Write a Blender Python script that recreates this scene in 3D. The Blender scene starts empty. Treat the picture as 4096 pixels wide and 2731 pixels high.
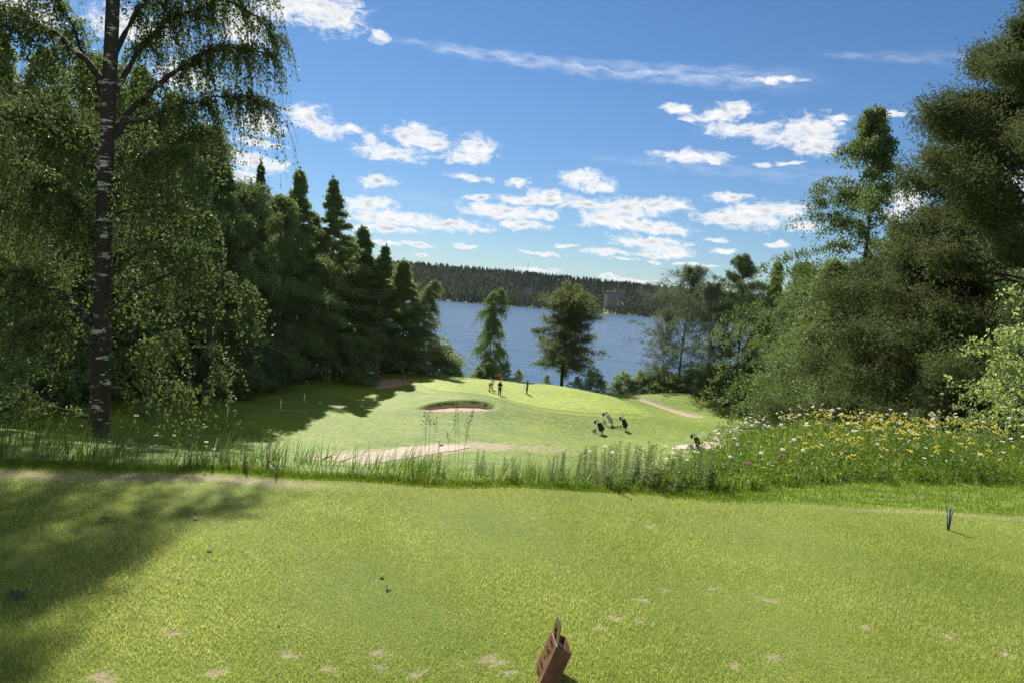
import bpy, math, random
import numpy as np
from mathutils import Vector, Matrix, Quaternion

rng = np.random.default_rng(7)
random.seed(7)
R = math.radians
scene = bpy.context.scene
COL = scene.collection

# ------------------------------------------------------------------ camera
F = 705.0
PITCH, ROLL = R(3.9), R(4.5)
CAM = np.array([0.0, 0.0, 1.6])
_f = np.array([0, math.cos(PITCH), -math.sin(PITCH)])
_u0 = np.array([0, math.sin(PITCH), math.cos(PITCH)])
_r0 = np.array([1.0, 0, 0])
_r = _r0 * math.cos(ROLL) + _u0 * math.sin(ROLL)
_u = _u0 * math.cos(ROLL) - _r0 * math.sin(ROLL)

def proj(p):
    d = np.asarray(p, float) - CAM
    w = d @ _f
    return 512 + F * (d @ _r) / w, 341 - F * (d @ _u) / w

def ray(u, v):
    return _f + _r * (u - 512) / F + _u * (341 - v) / F

def P(u, v, y):
    d = ray(u, v)
    return CAM + d * (y / d[1])

cam = bpy.data.cameras.new('camera')
cam.sensor_width = 36
cam.lens = F / 1024 * 36
cam.clip_end = 8000
cam.clip_start = 0.05
camo = bpy.data.objects.new('camera', cam)
COL.objects.link(camo)
camo.matrix_world = Matrix(((_r[0], _u[0], -_f[0], CAM[0]),
                            (_r[1], _u[1], -_f[1], CAM[1]),
                            (_r[2], _u[2], -_f[2], CAM[2]), (0, 0, 0, 1)))
scene.camera = camo

# ------------------------------------------------------------------ helpers
def tag(o, label=None, cat=None, group=None, kind=None):
    if label: o['label'] = label
    if cat: o['category'] = cat
    if group: o['group'] = group
    if kind: o['kind'] = kind
    return o

def empty(name, loc, rz=0.0, scale=(1, 1, 1)):
    o = bpy.data.objects.new(name, None)
    o.empty_display_size = 0.2
    COL.objects.link(o)
    o.location = loc
    o.rotation_euler = (0, 0, rz)
    o.scale = scale
    return o

def mesh_np(name, V, Fc, mats=(), smooth=False, attrs=None, midx=None):
    """V (n,3); Fc list of int arrays (m,k) of differing k"""
    if not isinstance(Fc, (list, tuple)): Fc = [Fc]
    Fc = [np.asarray(f, np.int32) for f in Fc if len(f)]
    me = bpy.data.meshes.new(name)
    V = np.asarray(V, np.float32)
    me.vertices.add(len(V))
    me.vertices.foreach_set('co', V.ravel())
    tot = np.concatenate([np.full(len(f), f.shape[1], np.int32) for f in Fc])
    li = np.concatenate([f.ravel() for f in Fc])
    st = np.concatenate([[0], np.cumsum(tot)[:-1]]).astype(np.int32)
    me.loops.add(len(li))
    me.loops.foreach_set('vertex_index', li)
    me.polygons.add(len(tot))
    me.polygons.foreach_set('loop_start', st)
    me.polygons.foreach_set('loop_total', tot)
    if midx is not None:
        me.polygons.foreach_set('material_index', np.asarray(midx, np.int32))
    me.polygons.foreach_set('use_smooth', np.full(len(tot), smooth, bool))
    for m in mats: me.materials.append(m)
    if attrs:
        for k, a in attrs.items():
            at = me.attributes.new(k, 'FLOAT', 'POINT')
            at.data.foreach_set('value', np.asarray(a, np.float32))
    me.update(calc_edges=True)
    return me

def link(name, me, parent=None, loc=None):
    o = bpy.data.objects.new(name, me)
    COL.objects.link(o)
    if parent is not None: o.parent = parent
    if loc is not None: o.location = loc
    return o

def nrm(a):
    return a / np.maximum(np.linalg.norm(a, axis=-1, keepdims=True), 1e-9)

def tubes(Pts, Rad, sides=5):
    """Pts (L,K,3), Rad (L,K) -> verts, quads"""
    Pts = np.asarray(Pts, float); Rad = np.asarray(Rad, float)
    L, K, _ = Pts.shape
    T = np.gradient(Pts, axis=1)
    T = nrm(T)
    ref = np.where(np.abs(T[..., 2:3]) > 0.9, np.array([1.0, 0, 0]), np.array([0, 0, 1.0]))
    A = nrm(np.cross(T, ref)); B = np.cross(T, A)
    th = np.linspace(0, 2 * np.pi, sides, endpoint=False)
    V = Pts[:, :, None, :] + Rad[:, :, None, None] * (np.cos(th)[None, None, :, None] * A[:, :, None, :] + np.sin(th)[None, None, :, None] * B[:, :, None, :])
    idx = np.arange(L * K * sides).reshape(L, K, sides)
    a = idx[:, :-1, :]; b = idx[:, 1:, :]
    q = np.stack([a, np.roll(a, -1, 2), np.roll(b, -1, 2), b], -1).reshape(-1, 4)
    return V.reshape(-1, 3), q

class MB:
    def __init__(s): s.v = []; s.f = []; s.n = 0
    def add(s, V, Fs):
        for f in Fs: s.f.append(tuple(int(i) + s.n for i in f))
        s.v += [tuple(map(float, p)) for p in V]; s.n += len(V); return s
    def tube(s, pts, r, sides=8, cap=True):
        pts = np.array(pts, float)
        r = np.full(len(pts), r, float) if np.isscalar(r) else np.array(r, float)
        V, q = tubes(pts[None], r[None], sides)
        Fs = [tuple(x) for x in q]
        if cap:
            Fs.append(tuple(range(sides))[::-1]); n = len(V); Fs.append(tuple(range(n - sides, n)))
        return s.add(V, Fs)
    def box(s, c, size, M=None):
        hx, hy, hz = [k / 2 for k in size]
        V = np.array([(x, y, z) for x in (-hx, hx) for y in (-hy, hy) for z in (-hz, hz)])
        if M is not None: V = V @ np.array(M).T
        V = V + np.array(c)
        return s.add(V, [(0, 1, 3, 2), (4, 6, 7, 5), (0, 4, 5, 1), (2, 3, 7, 6), (0, 2, 6, 4), (1, 5, 7, 3)])
    def ring(s, c, axis, Rm, r, n=18, m=6):
        ax = nrm(np.array(axis, float)); ref = np.array([0, 0, 1.0]) if abs(ax[2]) < .9 else np.array([1.0, 0, 0])
        A = nrm(np.cross(ax, ref)); B = np.cross(ax, A); V = []; Fs = []
        for i in range(n):
            t = 2 * np.pi * i / n; d = A * math.cos(t) + B * math.sin(t)
            for j in range(m):
                p = 2 * np.pi * j / m
                V.append(np.array(c) + d * (Rm + r * math.cos(p)) + ax * r * math.sin(p))
        for i in range(n):
            for j in range(m):
                Fs.append((i * m + j, ((i + 1) % n) * m + j, ((i + 1) % n) * m + (j + 1) % m, i * m + (j + 1) % m))
        return s.add(V, Fs)
    def ell(s, c, rad, n=10, m=7, M=None):
        V = []; Fs = []
        for i in range(m + 1):
            ph = math.pi * i / m
            for j in range(n):
                t = 2 * math.pi * j / n
                V.append((rad[0] * math.sin(ph) * math.cos(t), rad[1] * math.sin(ph) * math.sin(t), rad[2] * math.cos(ph)))
        V = np.array(V)
        if M is not None: V = V @ np.array(M).T
        V = V + np.array(c)
        for i in range(m):
            for j in range(n):
                Fs.append((i * n + j, (i + 1) * n + j, (i + 1) * n + (j + 1) % n, i * n + (j + 1) % n))
        return s.add(V, Fs)
    def build(s, name, mat, parent=None, smooth=True, loc=None):
        me = bpy.data.meshes.new(name)
        me.from_pydata(s.v, [], s.f)
        me.materials.append(mat)
        for p in me.polygons: p.use_smooth = smooth
        me.update()
        return link(name, me, parent, loc)

# ------------------------------------------------------------------ materials
def newmat(name):
    m = bpy.data.materials.new(name); m.use_nodes = True
    nt = m.node_tree; nt.nodes.clear()
    out = nt.nodes.new('ShaderNodeOutputMaterial')
    return m, nt, out

def N(nt, t, **kw):
    n = nt.nodes.new('ShaderNode' + t)
    for k, v in kw.items():
        if k.startswith('i_'): n.inputs[k[2:].replace('_', ' ')].default_value = v
        else: setattr(n, k, v)
    return n

def ramp(nt, fac, stops):
    r = nt.nodes.new('ShaderNodeValToRGB'); e = r.color_ramp.elements
    while len(e) > 1: e.remove(e[-1])
    e[0].position = stops[0][0]; e[0].color = (*stops[0][1], 1)
    for p, c in stops[1:]:
        x = e.new(p); x.color = (*c, 1)
    if fac is not None: nt.links.new(fac, r.inputs[0])
    return r.outputs[0]

def noise(nt, scale=5, detail=3, rough=.55, vec=None, mapscale=None):
    n = nt.nodes.new('ShaderNodeTexNoise')
    n.inputs['Scale'].default_value = scale; n.inputs['Detail'].default_value = detail
    n.inputs['Roughness'].default_value = rough
    if vec is None:
        g = nt.nodes.new('ShaderNodeNewGeometry'); vec = g.outputs['Position']
    if mapscale is not None:
        mp = nt.nodes.new('ShaderNodeVectorMath'); mp.operation = 'MULTIPLY'
        nt.links.new(vec, mp.inputs[0]); mp.inputs[1].default_value = mapscale; vec = mp.outputs[0]
    nt.links.new(vec, n.inputs['Vector'])
    return n.outputs['Fac']

def mth(nt, op, a, b=None, c=None, clamp=False):
    n = nt.nodes.new('ShaderNodeMath'); n.operation = op; n.use_clamp = clamp
    for i, x in enumerate((a, b, c)):
        if x is None: continue
        if isinstance(x, (int, float)): n.inputs[i].default_value = x
        else: nt.links.new(x, n.inputs[i])
    return n.outputs[0]

def mixc(nt, fac, a, b, mode='MIX'):
    n = nt.nodes.new('ShaderNodeMix'); n.data_type = 'RGBA'; n.blend_type = mode
    for i, x in ((0, fac), (6, a), (7, b)):
        if isinstance(x, (int, float)): n.inputs[i].default_value = x
        elif isinstance(x, tuple): n.inputs[i].default_value = (*x, 1) if len(x) == 3 else x
        else: nt.links.new(x, n.inputs[i])
    return n.outputs[2]

def smooth(nt, x, lo, hi):
    n = nt.nodes.new('ShaderNodeMapRange'); n.interpolation_type = 'SMOOTHSTEP'
    nt.links.new(x, n.inputs[0]); n.inputs[1].default_value = lo; n.inputs[2].default_value = hi
    return n.outputs[0]

def princ(nt, out, col, rough=.7, spec=.3, metal=0.0):
    b = nt.nodes.new('ShaderNodeBsdfPrincipled')
    if isinstance(col, tuple): b.inputs['Base Color'].default_value = (*col, 1)
    else: nt.links.new(col, b.inputs['Base Color'])
    if isinstance(rough, (int, float)): b.inputs['Roughness'].default_value = rough
    else: nt.links.new(rough, b.inputs['Roughness'])
    b.inputs['Specular IOR Level'].default_value = spec
    b.inputs['Metallic'].default_value = metal
    nt.links.new(b.outputs[0], out.inputs[0])
    return b

def bump(nt, b, h, strength=.3, dist=.02):
    n = nt.nodes.new('ShaderNodeBump'); n.inputs['Strength'].default_value = strength; n.inputs['Distance'].default_value = dist
    nt.links.new(h, n.inputs['Height']); nt.links.new(n.outputs[0], b.inputs['Normal'])

def simple(name, col, rough=.6, spec=.4, metal=0.0, nscale=30, var=.25, bmp=0.0):
    m, nt, out = newmat(name)
    tc = nt.nodes.new('ShaderNodeTexCoord')
    f = noise(nt, nscale, 4, .6, tc.outputs['Object'])
    c = mixc(nt, f, tuple(k * (1 - var) for k in col), tuple(min(1, k * (1 + var)) for k in col))
    b = princ(nt, out, c, rough, spec, metal)
    if bmp: bump(nt, b, f, bmp, .01)
    return m

def leafmat(name, dark, light, trans=(.35, .5, .06), tfac=.35, rough=.42, spec=.45, bright=1.0):
    def soft(c, k): # natural leaves are a greyer green
        l = .25 * c[0] + .65 * c[1] + .1 * c[2]; return tuple((x * .82 + l * .18) * k for x in c)
    dark, light, trans = soft(dark, bright), soft(light, bright), soft(trans, bright * .95)
    m, nt, out = newmat(name)
    g = nt.nodes.new('ShaderNodeNewGeometry'); oi = nt.nodes.new('ShaderNodeObjectInfo')
    f = mth(nt, 'MULTIPLY', g.outputs['Random Per Island'], .7)
    f = mth(nt, 'ADD', f, mth(nt, 'MULTIPLY', oi.outputs['Random'], .3))
    c = mixc(nt, f, dark, light)
    b = nt.nodes.new('ShaderNodeBsdfPrincipled')
    nt.links.new(c, b.inputs['Base Color'])
    b.inputs['Roughness'].default_value = min(.7, rough + .12); b.inputs['Specular IOR Level'].default_value = spec * .7
    t = nt.nodes.new('ShaderNodeBsdfTranslucent')
    tc = mixc(nt, f, tuple(k * .75 for k in trans), trans)
    nt.links.new(tc, t.inputs['Color'])
    mx = nt.nodes.new('ShaderNodeMixShader'); mx.inputs[0].default_value = tfac
    nt.links.new(b.outputs[0], mx.inputs[1]); nt.links.new(t.outputs[0], mx.inputs[2])
    nt.links.new(mx.outputs[0], out.inputs[0])
    return m

# ------------------------------------------------------------------ terrain
def hermite(xs, ys):
    xs = np.array(xs, float); ys = np.array(ys, float)
    d = np.diff(ys) / np.diff(xs)
    m = np.concatenate([[d[0]], np.where(d[:-1] * d[1:] > 0, 2 * d[:-1] * d[1:] / (d[:-1] + d[1:] + 1e-12), 0), [d[-1]]])
    def f(x):
        x = np.clip(x, xs[0], xs[-1])
        i = np.clip(np.searchsorted(xs, x, side='right') - 1, 0, len(xs) - 2)
        h = xs[i + 1] - xs[i]; t = (x - xs[i]) / h
        return ((2 * t**3 - 3 * t**2 + 1) * ys[i] + (t**3 - 2 * t**2 + t) * h * m[i]
                + (-2 * t**3 + 3 * t**2) * ys[i + 1] + (t**3 - t**2) * h * m[i + 1])
    return f

LAKE = -14.0
prof_c = hermite([-40, 0, 5.9, 6.6, 8, 12, 20, 30, 45, 52, 58, 64, 70, 80, 100, 103, 110, 116, 130, 200, 780, 836, 850, 1150, 1600, 4000],
                 [.4, 0, -.02, -.12, -.50, -1.6, -4.2, -7.2, -11.3, -12.3, -12.35, -12.0, -11.75, -11.7, -11.75, -12.0, -13.5, -14.6, -17, -20, -20, -14.6, -13, 22, 22, 0])
prof_r = hermite([-40, 0, 5.9, 8, 10, 14, 20, 30, 45, 60, 75, 100, 107, 113, 118, 130, 200],
                 [.6, .05, .0, -.12, -.3, -.9, -2.2, -4.6, -8.3, -11.0, -11.9, -12.0, -12.3, -13.5, -14.6, -17, -20])
prof_l = hermite([-40, 0, 5.9, 6.6, 8, 12, 20, 30, 45, 58, 70, 100, 108, 114, 120, 130, 200],
                 [.4, 0, -.02, -.1, -.4, -1.45, -3.6, -6.3, -10.2, -11.6, -11.6, -11.4, -12.6, -14.2, -15, -17, -20])

def sst(x, a, b):
    t = np.clip((x - a) / (b - a), 0, 1); return t * t * (3 - 2 * t)

def ell_d(x, y, cx, cy, rx, ry, rot=0.0):
    c, s = math.cos(rot), math.sin(rot)
    X = (x - cx) * c + (y - cy) * s; Y = -(x - cx) * s + (y - cy) * c
    return (np.sqrt((X / rx)**2 + (Y / ry)**2) - 1) * min(rx, ry)

def seg_d(x, y, ax, ay, bx, by):
    dx, dy = bx - ax, by - ay
    t = np.clip(((x - ax) * dx + (y - ay) * dy) / (dx * dx + dy * dy), 0, 1)
    return np.hypot(x - ax - t * dx, y - ay - t * dy), t

def d_bunker_front(x, y):
    return np.minimum(ell_d(x, y, -5.4, 74.6, 3.7, 1.6, .10), ell_d(x, y, -3.4, 75.0, 2.1, 1.3))
def d_bunker_left(x, y):
    return np.minimum(ell_d(x, y, -14.8, 95.2, 4.6, 3.2, .1), ell_d(x, y, -14.6, 90.8, 2.4, 3.6, -.2))
def d_bunker_right(x, y):
    d, t = seg_d(x, y, 18.0, 97.5, 23.6, 88.5)
    return d - (.5 + .55 * t)

def hterr(x, y, holes=True):
    x = np.asarray(x, float); y = np.asarray(y, float)
    s = x / (np.maximum(y, -1) + 2.0)
    c = prof_c(y); r = prof_r(y); l = prof_l(y)
    near = y < 150
    tr = sst(s, .14, .37); tl = sst(-s, .28, .62)
    h = c + np.where(near, (r - c) * tr + (l - c) * tl, 0)
    # raised green with its approach slope
    e = np.sqrt(((x - 2.0) / 17.0)**2 + ((y - 88) / 17.0)**2)
    h = h + 1.05 * (1 - sst(e, .55, 1.28)) - .035 * np.clip(x, -12, 16) * (1 - sst(e, .6, 1.3)) * .9
    # mound behind the right bunker, rise on far left
    h = h + .9 * np.exp(-((x - 26) / 8)**2 - ((y - 100) / 5)**2)
    h = h + .5 * np.exp(-((x + 15) / 7)**2 - ((y - 101) / 2.5)**2)
    # lip above the front bunker
    h = h + .40 * np.exp(-((x + 3.6) / 6.0)**2 - ((y - 78.4) / 2.3)**2) - .22 * np.exp(-((x + 1) / 9)**2 - ((y - 72.0) / 2.2)**2)
    # far hill profile across the lake
    far = sst(y, 840, 900)
    sx = x / np.maximum(y, 1)
    ridge = 1.0 - .25 * sst(sx, -.05, .35) - .5 * sst(sx, .3, .9) - .6 * sst(-sx, .35, .9)
    h = np.where(y > 836, LAKE + (h - LAKE) * np.where(h > LAKE, np.maximum(ridge, .05), 1), h)
    h = h + far * 2.2 * np.sin(x * .013 + 1) * np.sin(y * .011)
    # gentle undulation
    k = sst(y, 14, 50) * (y < 120)
    h = h + k * (.13 * np.sin(x * .33 + y * .12) + .10 * np.sin(x * .13 - y * .41 + 1) + .05 * np.sin(y * .7 + x * .05))
    h = h + (y < 14) * .012 * np.sin(x * 1.3 + .4) * np.sin(y * 1.1)
    if holes:
        d = d_bunker_front(x, y); fl = h - .12 - .52 * sst(y, 73.4, 75.8)
        h = np.where(d < .3, h + (np.minimum(fl, h) - h) * sst(-d, -.22, .12), h)
        d = d_bunker_left(x, y); fl = -11.85
        h = np.where(d < .5, h + (np.minimum(fl, h) - h) * sst(-d, -.5, .3), h)
        d = d_bunker_right(x, y)
        h = np.where(d < .4, h - .35 * sst(-d, -.4, .3), h)
    return h

yr = [-12.0]
while yr[-1] < 3600:
    y = yr[-1]
    st = .12 if -1 < y < 9 else max(.25, .012 * abs(y))
    if 55 < y < 112: st = .3
    yr.append(y + st)
YR = np.array(yr)
SC = np.linspace(-1.7, 1.7, 1000)
OFF = 16.0
GX = SC[None, :] * (YR[:, None] + OFF)
GY = np.repeat(YR[:, None], len(SC), 1)
GZ = hterr(GX, GY)

def gz(x, y):
    x = np.asarray(x, float); y = np.asarray(y, float)
    i = np.clip(np.searchsorted(YR, y, side='right') - 1, 0, len(YR) - 2)
    ty = (y - YR[i]) / (YR[i + 1] - YR[i])
    sj = (x / (y + OFF) - SC[0]) / (SC[1] - SC[0])
    j = np.clip(np.floor(sj).astype(int), 0, len(SC) - 2); tx = np.clip(sj - j, 0, 1)
    a = GZ[i, j] * (1 - tx) + GZ[i, j + 1] * tx
    b = GZ[i + 1, j] * (1 - tx) + GZ[i + 1, j + 1] * tx
    return a * (1 - ty) + b * ty

def G(u, v, y0=2.0, y1=130.0):
    """where the sight line through a spot meets the ground"""
    d = ray(u, v); ys = np.arange(y0, y1, .05)
    p = CAM[None] + d[None] * (ys / d[1])[:, None]
    below = p[:, 2] < gz(p[:, 0], p[:, 1])
    k = int(np.argmax(below)) if below.any() else len(ys) - 1
    return p[k]

def XG(u, y):
    x = (u - 512) / F * y
    for _ in range(8):
        pu, pv = proj((x, y, float(gz(x, y)))); x += (u - pu) / F * y
    return x

def top_h(x, y, vtop):
    """height above ground so that a vertical object at (x,y) reaches image row vtop"""
    z0 = float(gz(x, y)); lo, hi = 0.2, 60
    for _ in range(40):
        m = (lo + hi) / 2
        if proj((x, y, z0 + m))[1] > vtop: lo = m
        else: hi = m
    return lo
# ------------------------------------------------------------------ sun, sky
SUN_AZ, SUN_EL = R(-23), R(43)
S = Vector((math.sin(SUN_AZ) * math.cos(SUN_EL), math.cos(SUN_AZ) * math.cos(SUN_EL), math.sin(SUN_EL)))
sl = bpy.data.lights.new('sun', 'SUN'); sl.energy = 4.9; sl.angle = R(.5); sl.color = (1.0, .94, .82)
so = bpy.data.objects.new('sun', sl); COL.objects.link(so)
so.rotation_euler = S.to_track_quat('Z', 'Y').to_euler()

world = bpy.data.worlds.new('World'); scene.world = world; world.use_nodes = True
nt = world.node_tree; nt.nodes.clear()
wout = nt.nodes.new('ShaderNodeOutputWorld'); bg = nt.nodes.new('ShaderNodeBackground')
nt.links.new(bg.outputs[0], wout.inputs[0])
sky = nt.nodes.new('ShaderNodeTexSky'); sky.sky_type = 'NISHITA'; sky.sun_disc = False
sky.sun_elevation = SUN_EL; sky.sun_rotation = SUN_AZ; sky.altitude = 150
sky.air_density = 1.0; sky.dust_density = .05; sky.ozone_density = 3.0
SKYK = .052
hs = nt.nodes.new('ShaderNodeHueSaturation'); hs.inputs['Saturation'].default_value = 1.20; hs.inputs['Value'].default_value = .92
nt.links.new(sky.outputs[0], hs.inputs['Color'])
skyc = mixc(nt, 1.0, hs.outputs[0], (.98, .97, 1.02), 'MULTIPLY')
tc = nt.nodes.new('ShaderNodeTexCoord'); D = tc.outputs['Generated']
sep = nt.nodes.new('ShaderNodeSeparateXYZ'); nt.links.new(D, sep.inputs[0])
az = mth(nt, 'ARCTAN2', sep.outputs[0], sep.outputs[1]); el = mth(nt, 'ARCSINE', sep.outputs[2])
cmb = nt.nodes.new('ShaderNodeCombineXYZ'); nt.links.new(az, cmb.inputs[0]); nt.links.new(el, cmb.inputs[1])
V0 = cmb.outputs[0]
skyc = mixc(nt, 1.0, skyc, mixc(nt, smooth(nt, el, -.02, .30), (.66, .78, .90), (1.0, 1.0, 1.0)), 'MULTIPLY')

def vm(nt, op, a, b=None, c=None, out=0):
    n = nt.nodes.new('ShaderNodeVectorMath'); n.operation = op
    for i, x in enumerate((a, b, c)):
        if x is None: continue
        if isinstance(x, tuple): n.inputs[i].default_value = x
        else: nt.links.new(x, n.inputs[i])
    return n.outputs['Value'] if op in ('LENGTH', 'DOT_PRODUCT') else n.outputs[0]

def azel(px, py):
    d = ray(px * .43537, py * .43537); d = d / np.linalg.norm(d)
    return math.atan2(d[0], d[1]), math.asin(d[2])

# domain warp so that cloud outlines billow
wn = nt.nodes.new('ShaderNodeTexNoise'); wn.inputs['Scale'].default_value = 38; wn.inputs['Detail'].default_value = 4
nt.links.new(vm(nt, 'MULTIPLY', V0, (1, 1.9, 1)), wn.inputs['Vector'])
wv = vm(nt, 'SUBTRACT', wn.outputs['Color'], (.5, .5, .5))
V1 = vm(nt, 'ADD', V0, vm(nt, 'MULTIPLY', wv, (.030, .016, 0)))
# cumulus: centre x, y, width, height in the sky
CL = [(728, 18, 190, 75), (640, 10, 120, 60), (780, 45, 80, 50), (874, 84, 46, 24), (600, 288, 90, 50), (585, 328, 105, 17),
      (705, 268, 90, 44), (742, 298, 86, 30), (806, 296, 64, 22),
      (955, 312, 120, 52), (1000, 332, 80, 30), (895, 352, 160, 34), (1095, 340, 90, 52), (1070, 365, 110, 22), (850, 318, 40, 18),
      (520, 352, 66, 36), (590, 374, 120, 40), (545, 402, 90, 30), (868, 417, 80, 26), (1080, 407, 96, 18), (1187, 416, 56, 18), (1096, 453, 66, 18),
      (1340, 412, 110, 42), (1370, 430, 90, 28), (1262, 455, 120, 36), (1230, 462, 190, 22), (1350, 470, 110, 26),
      (850, 468, 110, 34), (900, 500, 200, 34), (1010, 515, 220, 28), (880, 525, 160, 18), (1085, 524, 90, 16),
      (1160, 487, 200, 34), (1110, 478, 70, 22), (1200, 516, 120, 22), (1258, 492, 60, 24),
      (1440, 480, 150, 46), (1500, 470, 160, 28), (1420, 510, 180, 34), (1500, 522, 170, 30), (1560, 472, 60, 24), (1380, 500, 100, 36),
      (1490, 556, 170, 26), (1530, 574, 120, 30), (1395, 577, 104, 14), (1500, 585, 90, 14),
      (1730, 492, 150, 60), (1660, 498, 110, 34), (1800, 482, 100, 34), (1845, 520, 70, 26), (1680, 450, 90, 18),
      (1580, 358, 150, 26), (1640, 366, 60, 18), (1690, 252, 90, 30), (1640, 268, 110, 24), (1556, 250, 70, 20), (1580, 272, 40, 14),
      (1700, 298, 150, 30), (1860, 300, 120, 62), (1800, 318, 110, 30), (1880, 338, 100, 36), (1930, 270, 50, 16),
      (1785, 186, 100, 14), (2052, 262, 48, 14), (2205, 236, 60, 18), (2080, 470, 70, 50), (2100, 440, 60, 40), (2060, 500, 60, 30),
      (1235, 581, 90, 10), (1297, 564, 48, 10), (1066, 565, 54, 11), (1665, 578, 56, 11), (1646, 553, 42, 10), (1786, 563, 50, 12),
      (960, 560, 80, 9), (1585, 606, 80, 9), (1505, 604, 36, 9), (1233, 618, 90, 12), (1394, 633, 60, 9), (1455, 642, 90, 8), (1430, 594, 60, 7), (880, 556, 90, 10), (968, 582, 44, 7), (1815, 376, 50, 10), (1752, 378, 36, 10),
      (560, 60, 110, 80), (420, 175, 120, 60), (300, 60, 160, 60), (60, 30, 120, 50), (210, 330, 160, 40), (2300, 420, 120, 60), (2250, 600, 160, 30)]
m = None
for (cx, cy, w, h) in CL:
    a, e = azel(cx, cy)
    sx, sy = F / (.43537 * w * .5), F / (.43537 * h * .5)
    d = vm(nt, 'LENGTH', vm(nt, 'MULTIPLY_ADD', V1, (sx, sy, 0), (-a * sx, -e * sy, 0)))
    m = d if m is None else mth(nt, 'SMOOTH_MIN', m, d, .25)
f1 = nt.nodes.new('ShaderNodeTexNoise'); f1.inputs['Scale'].default_value = 62; f1.inputs['Detail'].default_value = 7; f1.inputs['Roughness'].default_value = .66
nt.links.new(vm(nt, 'MULTIPLY', V1, (1, 1.7, 1)), f1.inputs['Vector'])
fld = mth(nt, 'ADD', m, mth(nt, 'MULTIPLY', mth(nt, 'SUBTRACT', f1.outputs['Fac'], .5), -2.7))
dens = smooth(nt, fld, 1.34, .30)
core = smooth(nt, fld, .70, -.20)
f2 = nt.nodes.new('ShaderNodeTexNoise'); f2.inputs['Scale'].default_value = 30; f2.inputs['Detail'].default_value = 5
nt.links.new(vm(nt, 'MULTIPLY', vm(nt, 'ADD', V0, (0, .012, 0)), (1, 2.4, 1)), f2.inputs['Vector'])
grey = mth(nt, 'MULTIPLY', core, smooth(nt, f2.outputs['Fac'], .36, .60))
ccol = mixc(nt, grey, (9.8, 9.8, 9.8), (5.4, 5.7, 6.2))
# thin streaks high up
def streak(p0, p1, width, amp, prev):
    a0, e0 = azel(*p0); a1, e1 = azel(*p1)
    L = math.hypot(a1 - a0, e1 - e0); tx, ty = (a1 - a0) / L, (e1 - e0) / L
    t = mth(nt, 'DIVIDE', vm(nt, 'DOT_PRODUCT', vm(nt, 'ADD', V0, (-a0, -e0, 0)), (tx, ty, 0)), L)
    n_ = vm(nt, 'DOT_PRODUCT', vm(nt, 'ADD', V1, (-a0, -e0, 0)), (-ty, tx, 0))
    q = nt.nodes.new('ShaderNodeCombineXYZ'); nt.links.new(mth(nt, 'MULTIPLY', t, L * 30), q.inputs[0]); nt.links.new(mth(nt, 'MULTIPLY', n_, 140), q.inputs[1])
    sn = nt.nodes.new('ShaderNodeTexNoise'); sn.inputs['Scale'].default_value = 1; sn.inputs['Detail'].default_value = 5; nt.links.new(q.outputs[0], sn.inputs['Vector'])
    wd = mth(nt, 'MULTIPLY', mth(nt, 'ADD', .5, t), width)
    g = mth(nt, 'SUBTRACT', 1.0, mth(nt, 'DIVIDE', mth(nt, 'ABSOLUTE', n_), wd), clamp=True)
    g = mth(nt, 'MULTIPLY', g, mth(nt, 'MULTIPLY', smooth(nt, t, -.05, .25), smooth(nt, t, 1.1, .85)))
    g = mth(nt, 'MULTIPLY', g, mth(nt, 'MULTIPLY', smooth(nt, sn.outputs['Fac'], .25, .75), amp))
    return mth(nt, 'MAXIMUM', prev, g) if prev is not None else g
st_ = streak((860, 80), (1840, 184), .0125, .62, None)
st_ = streak((1860, 124), (2270, 136), .008, .26, st_)
st_ = streak((1300, 350), (2050, 420), .012, .22, st_)
st_ = streak((760, 420), (1060, 470), .010, .12, st_)
# broad veil low over the horizon
c1 = mixc(nt, st_, skyc, (9.0, 9.5, 10.4))
# bright clouds added behind the viewer, never in view, to fill the shade
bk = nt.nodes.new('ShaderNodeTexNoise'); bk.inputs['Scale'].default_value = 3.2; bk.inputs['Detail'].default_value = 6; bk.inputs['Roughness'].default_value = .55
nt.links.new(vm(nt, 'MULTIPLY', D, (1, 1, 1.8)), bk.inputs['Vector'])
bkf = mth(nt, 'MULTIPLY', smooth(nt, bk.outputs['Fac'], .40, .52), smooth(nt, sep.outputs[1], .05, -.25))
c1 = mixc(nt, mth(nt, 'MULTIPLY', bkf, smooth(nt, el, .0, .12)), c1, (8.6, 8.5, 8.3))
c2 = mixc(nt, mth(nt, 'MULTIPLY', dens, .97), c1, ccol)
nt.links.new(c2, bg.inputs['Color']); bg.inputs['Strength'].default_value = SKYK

scene.view_settings.view_transform = 'Standard'
scene.view_settings.look = 'None'
scene.view_settings.exposure = 0.98
scene.view_settings.gamma = 1.0
scene.view_settings.use_curve_mapping = False

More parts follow.
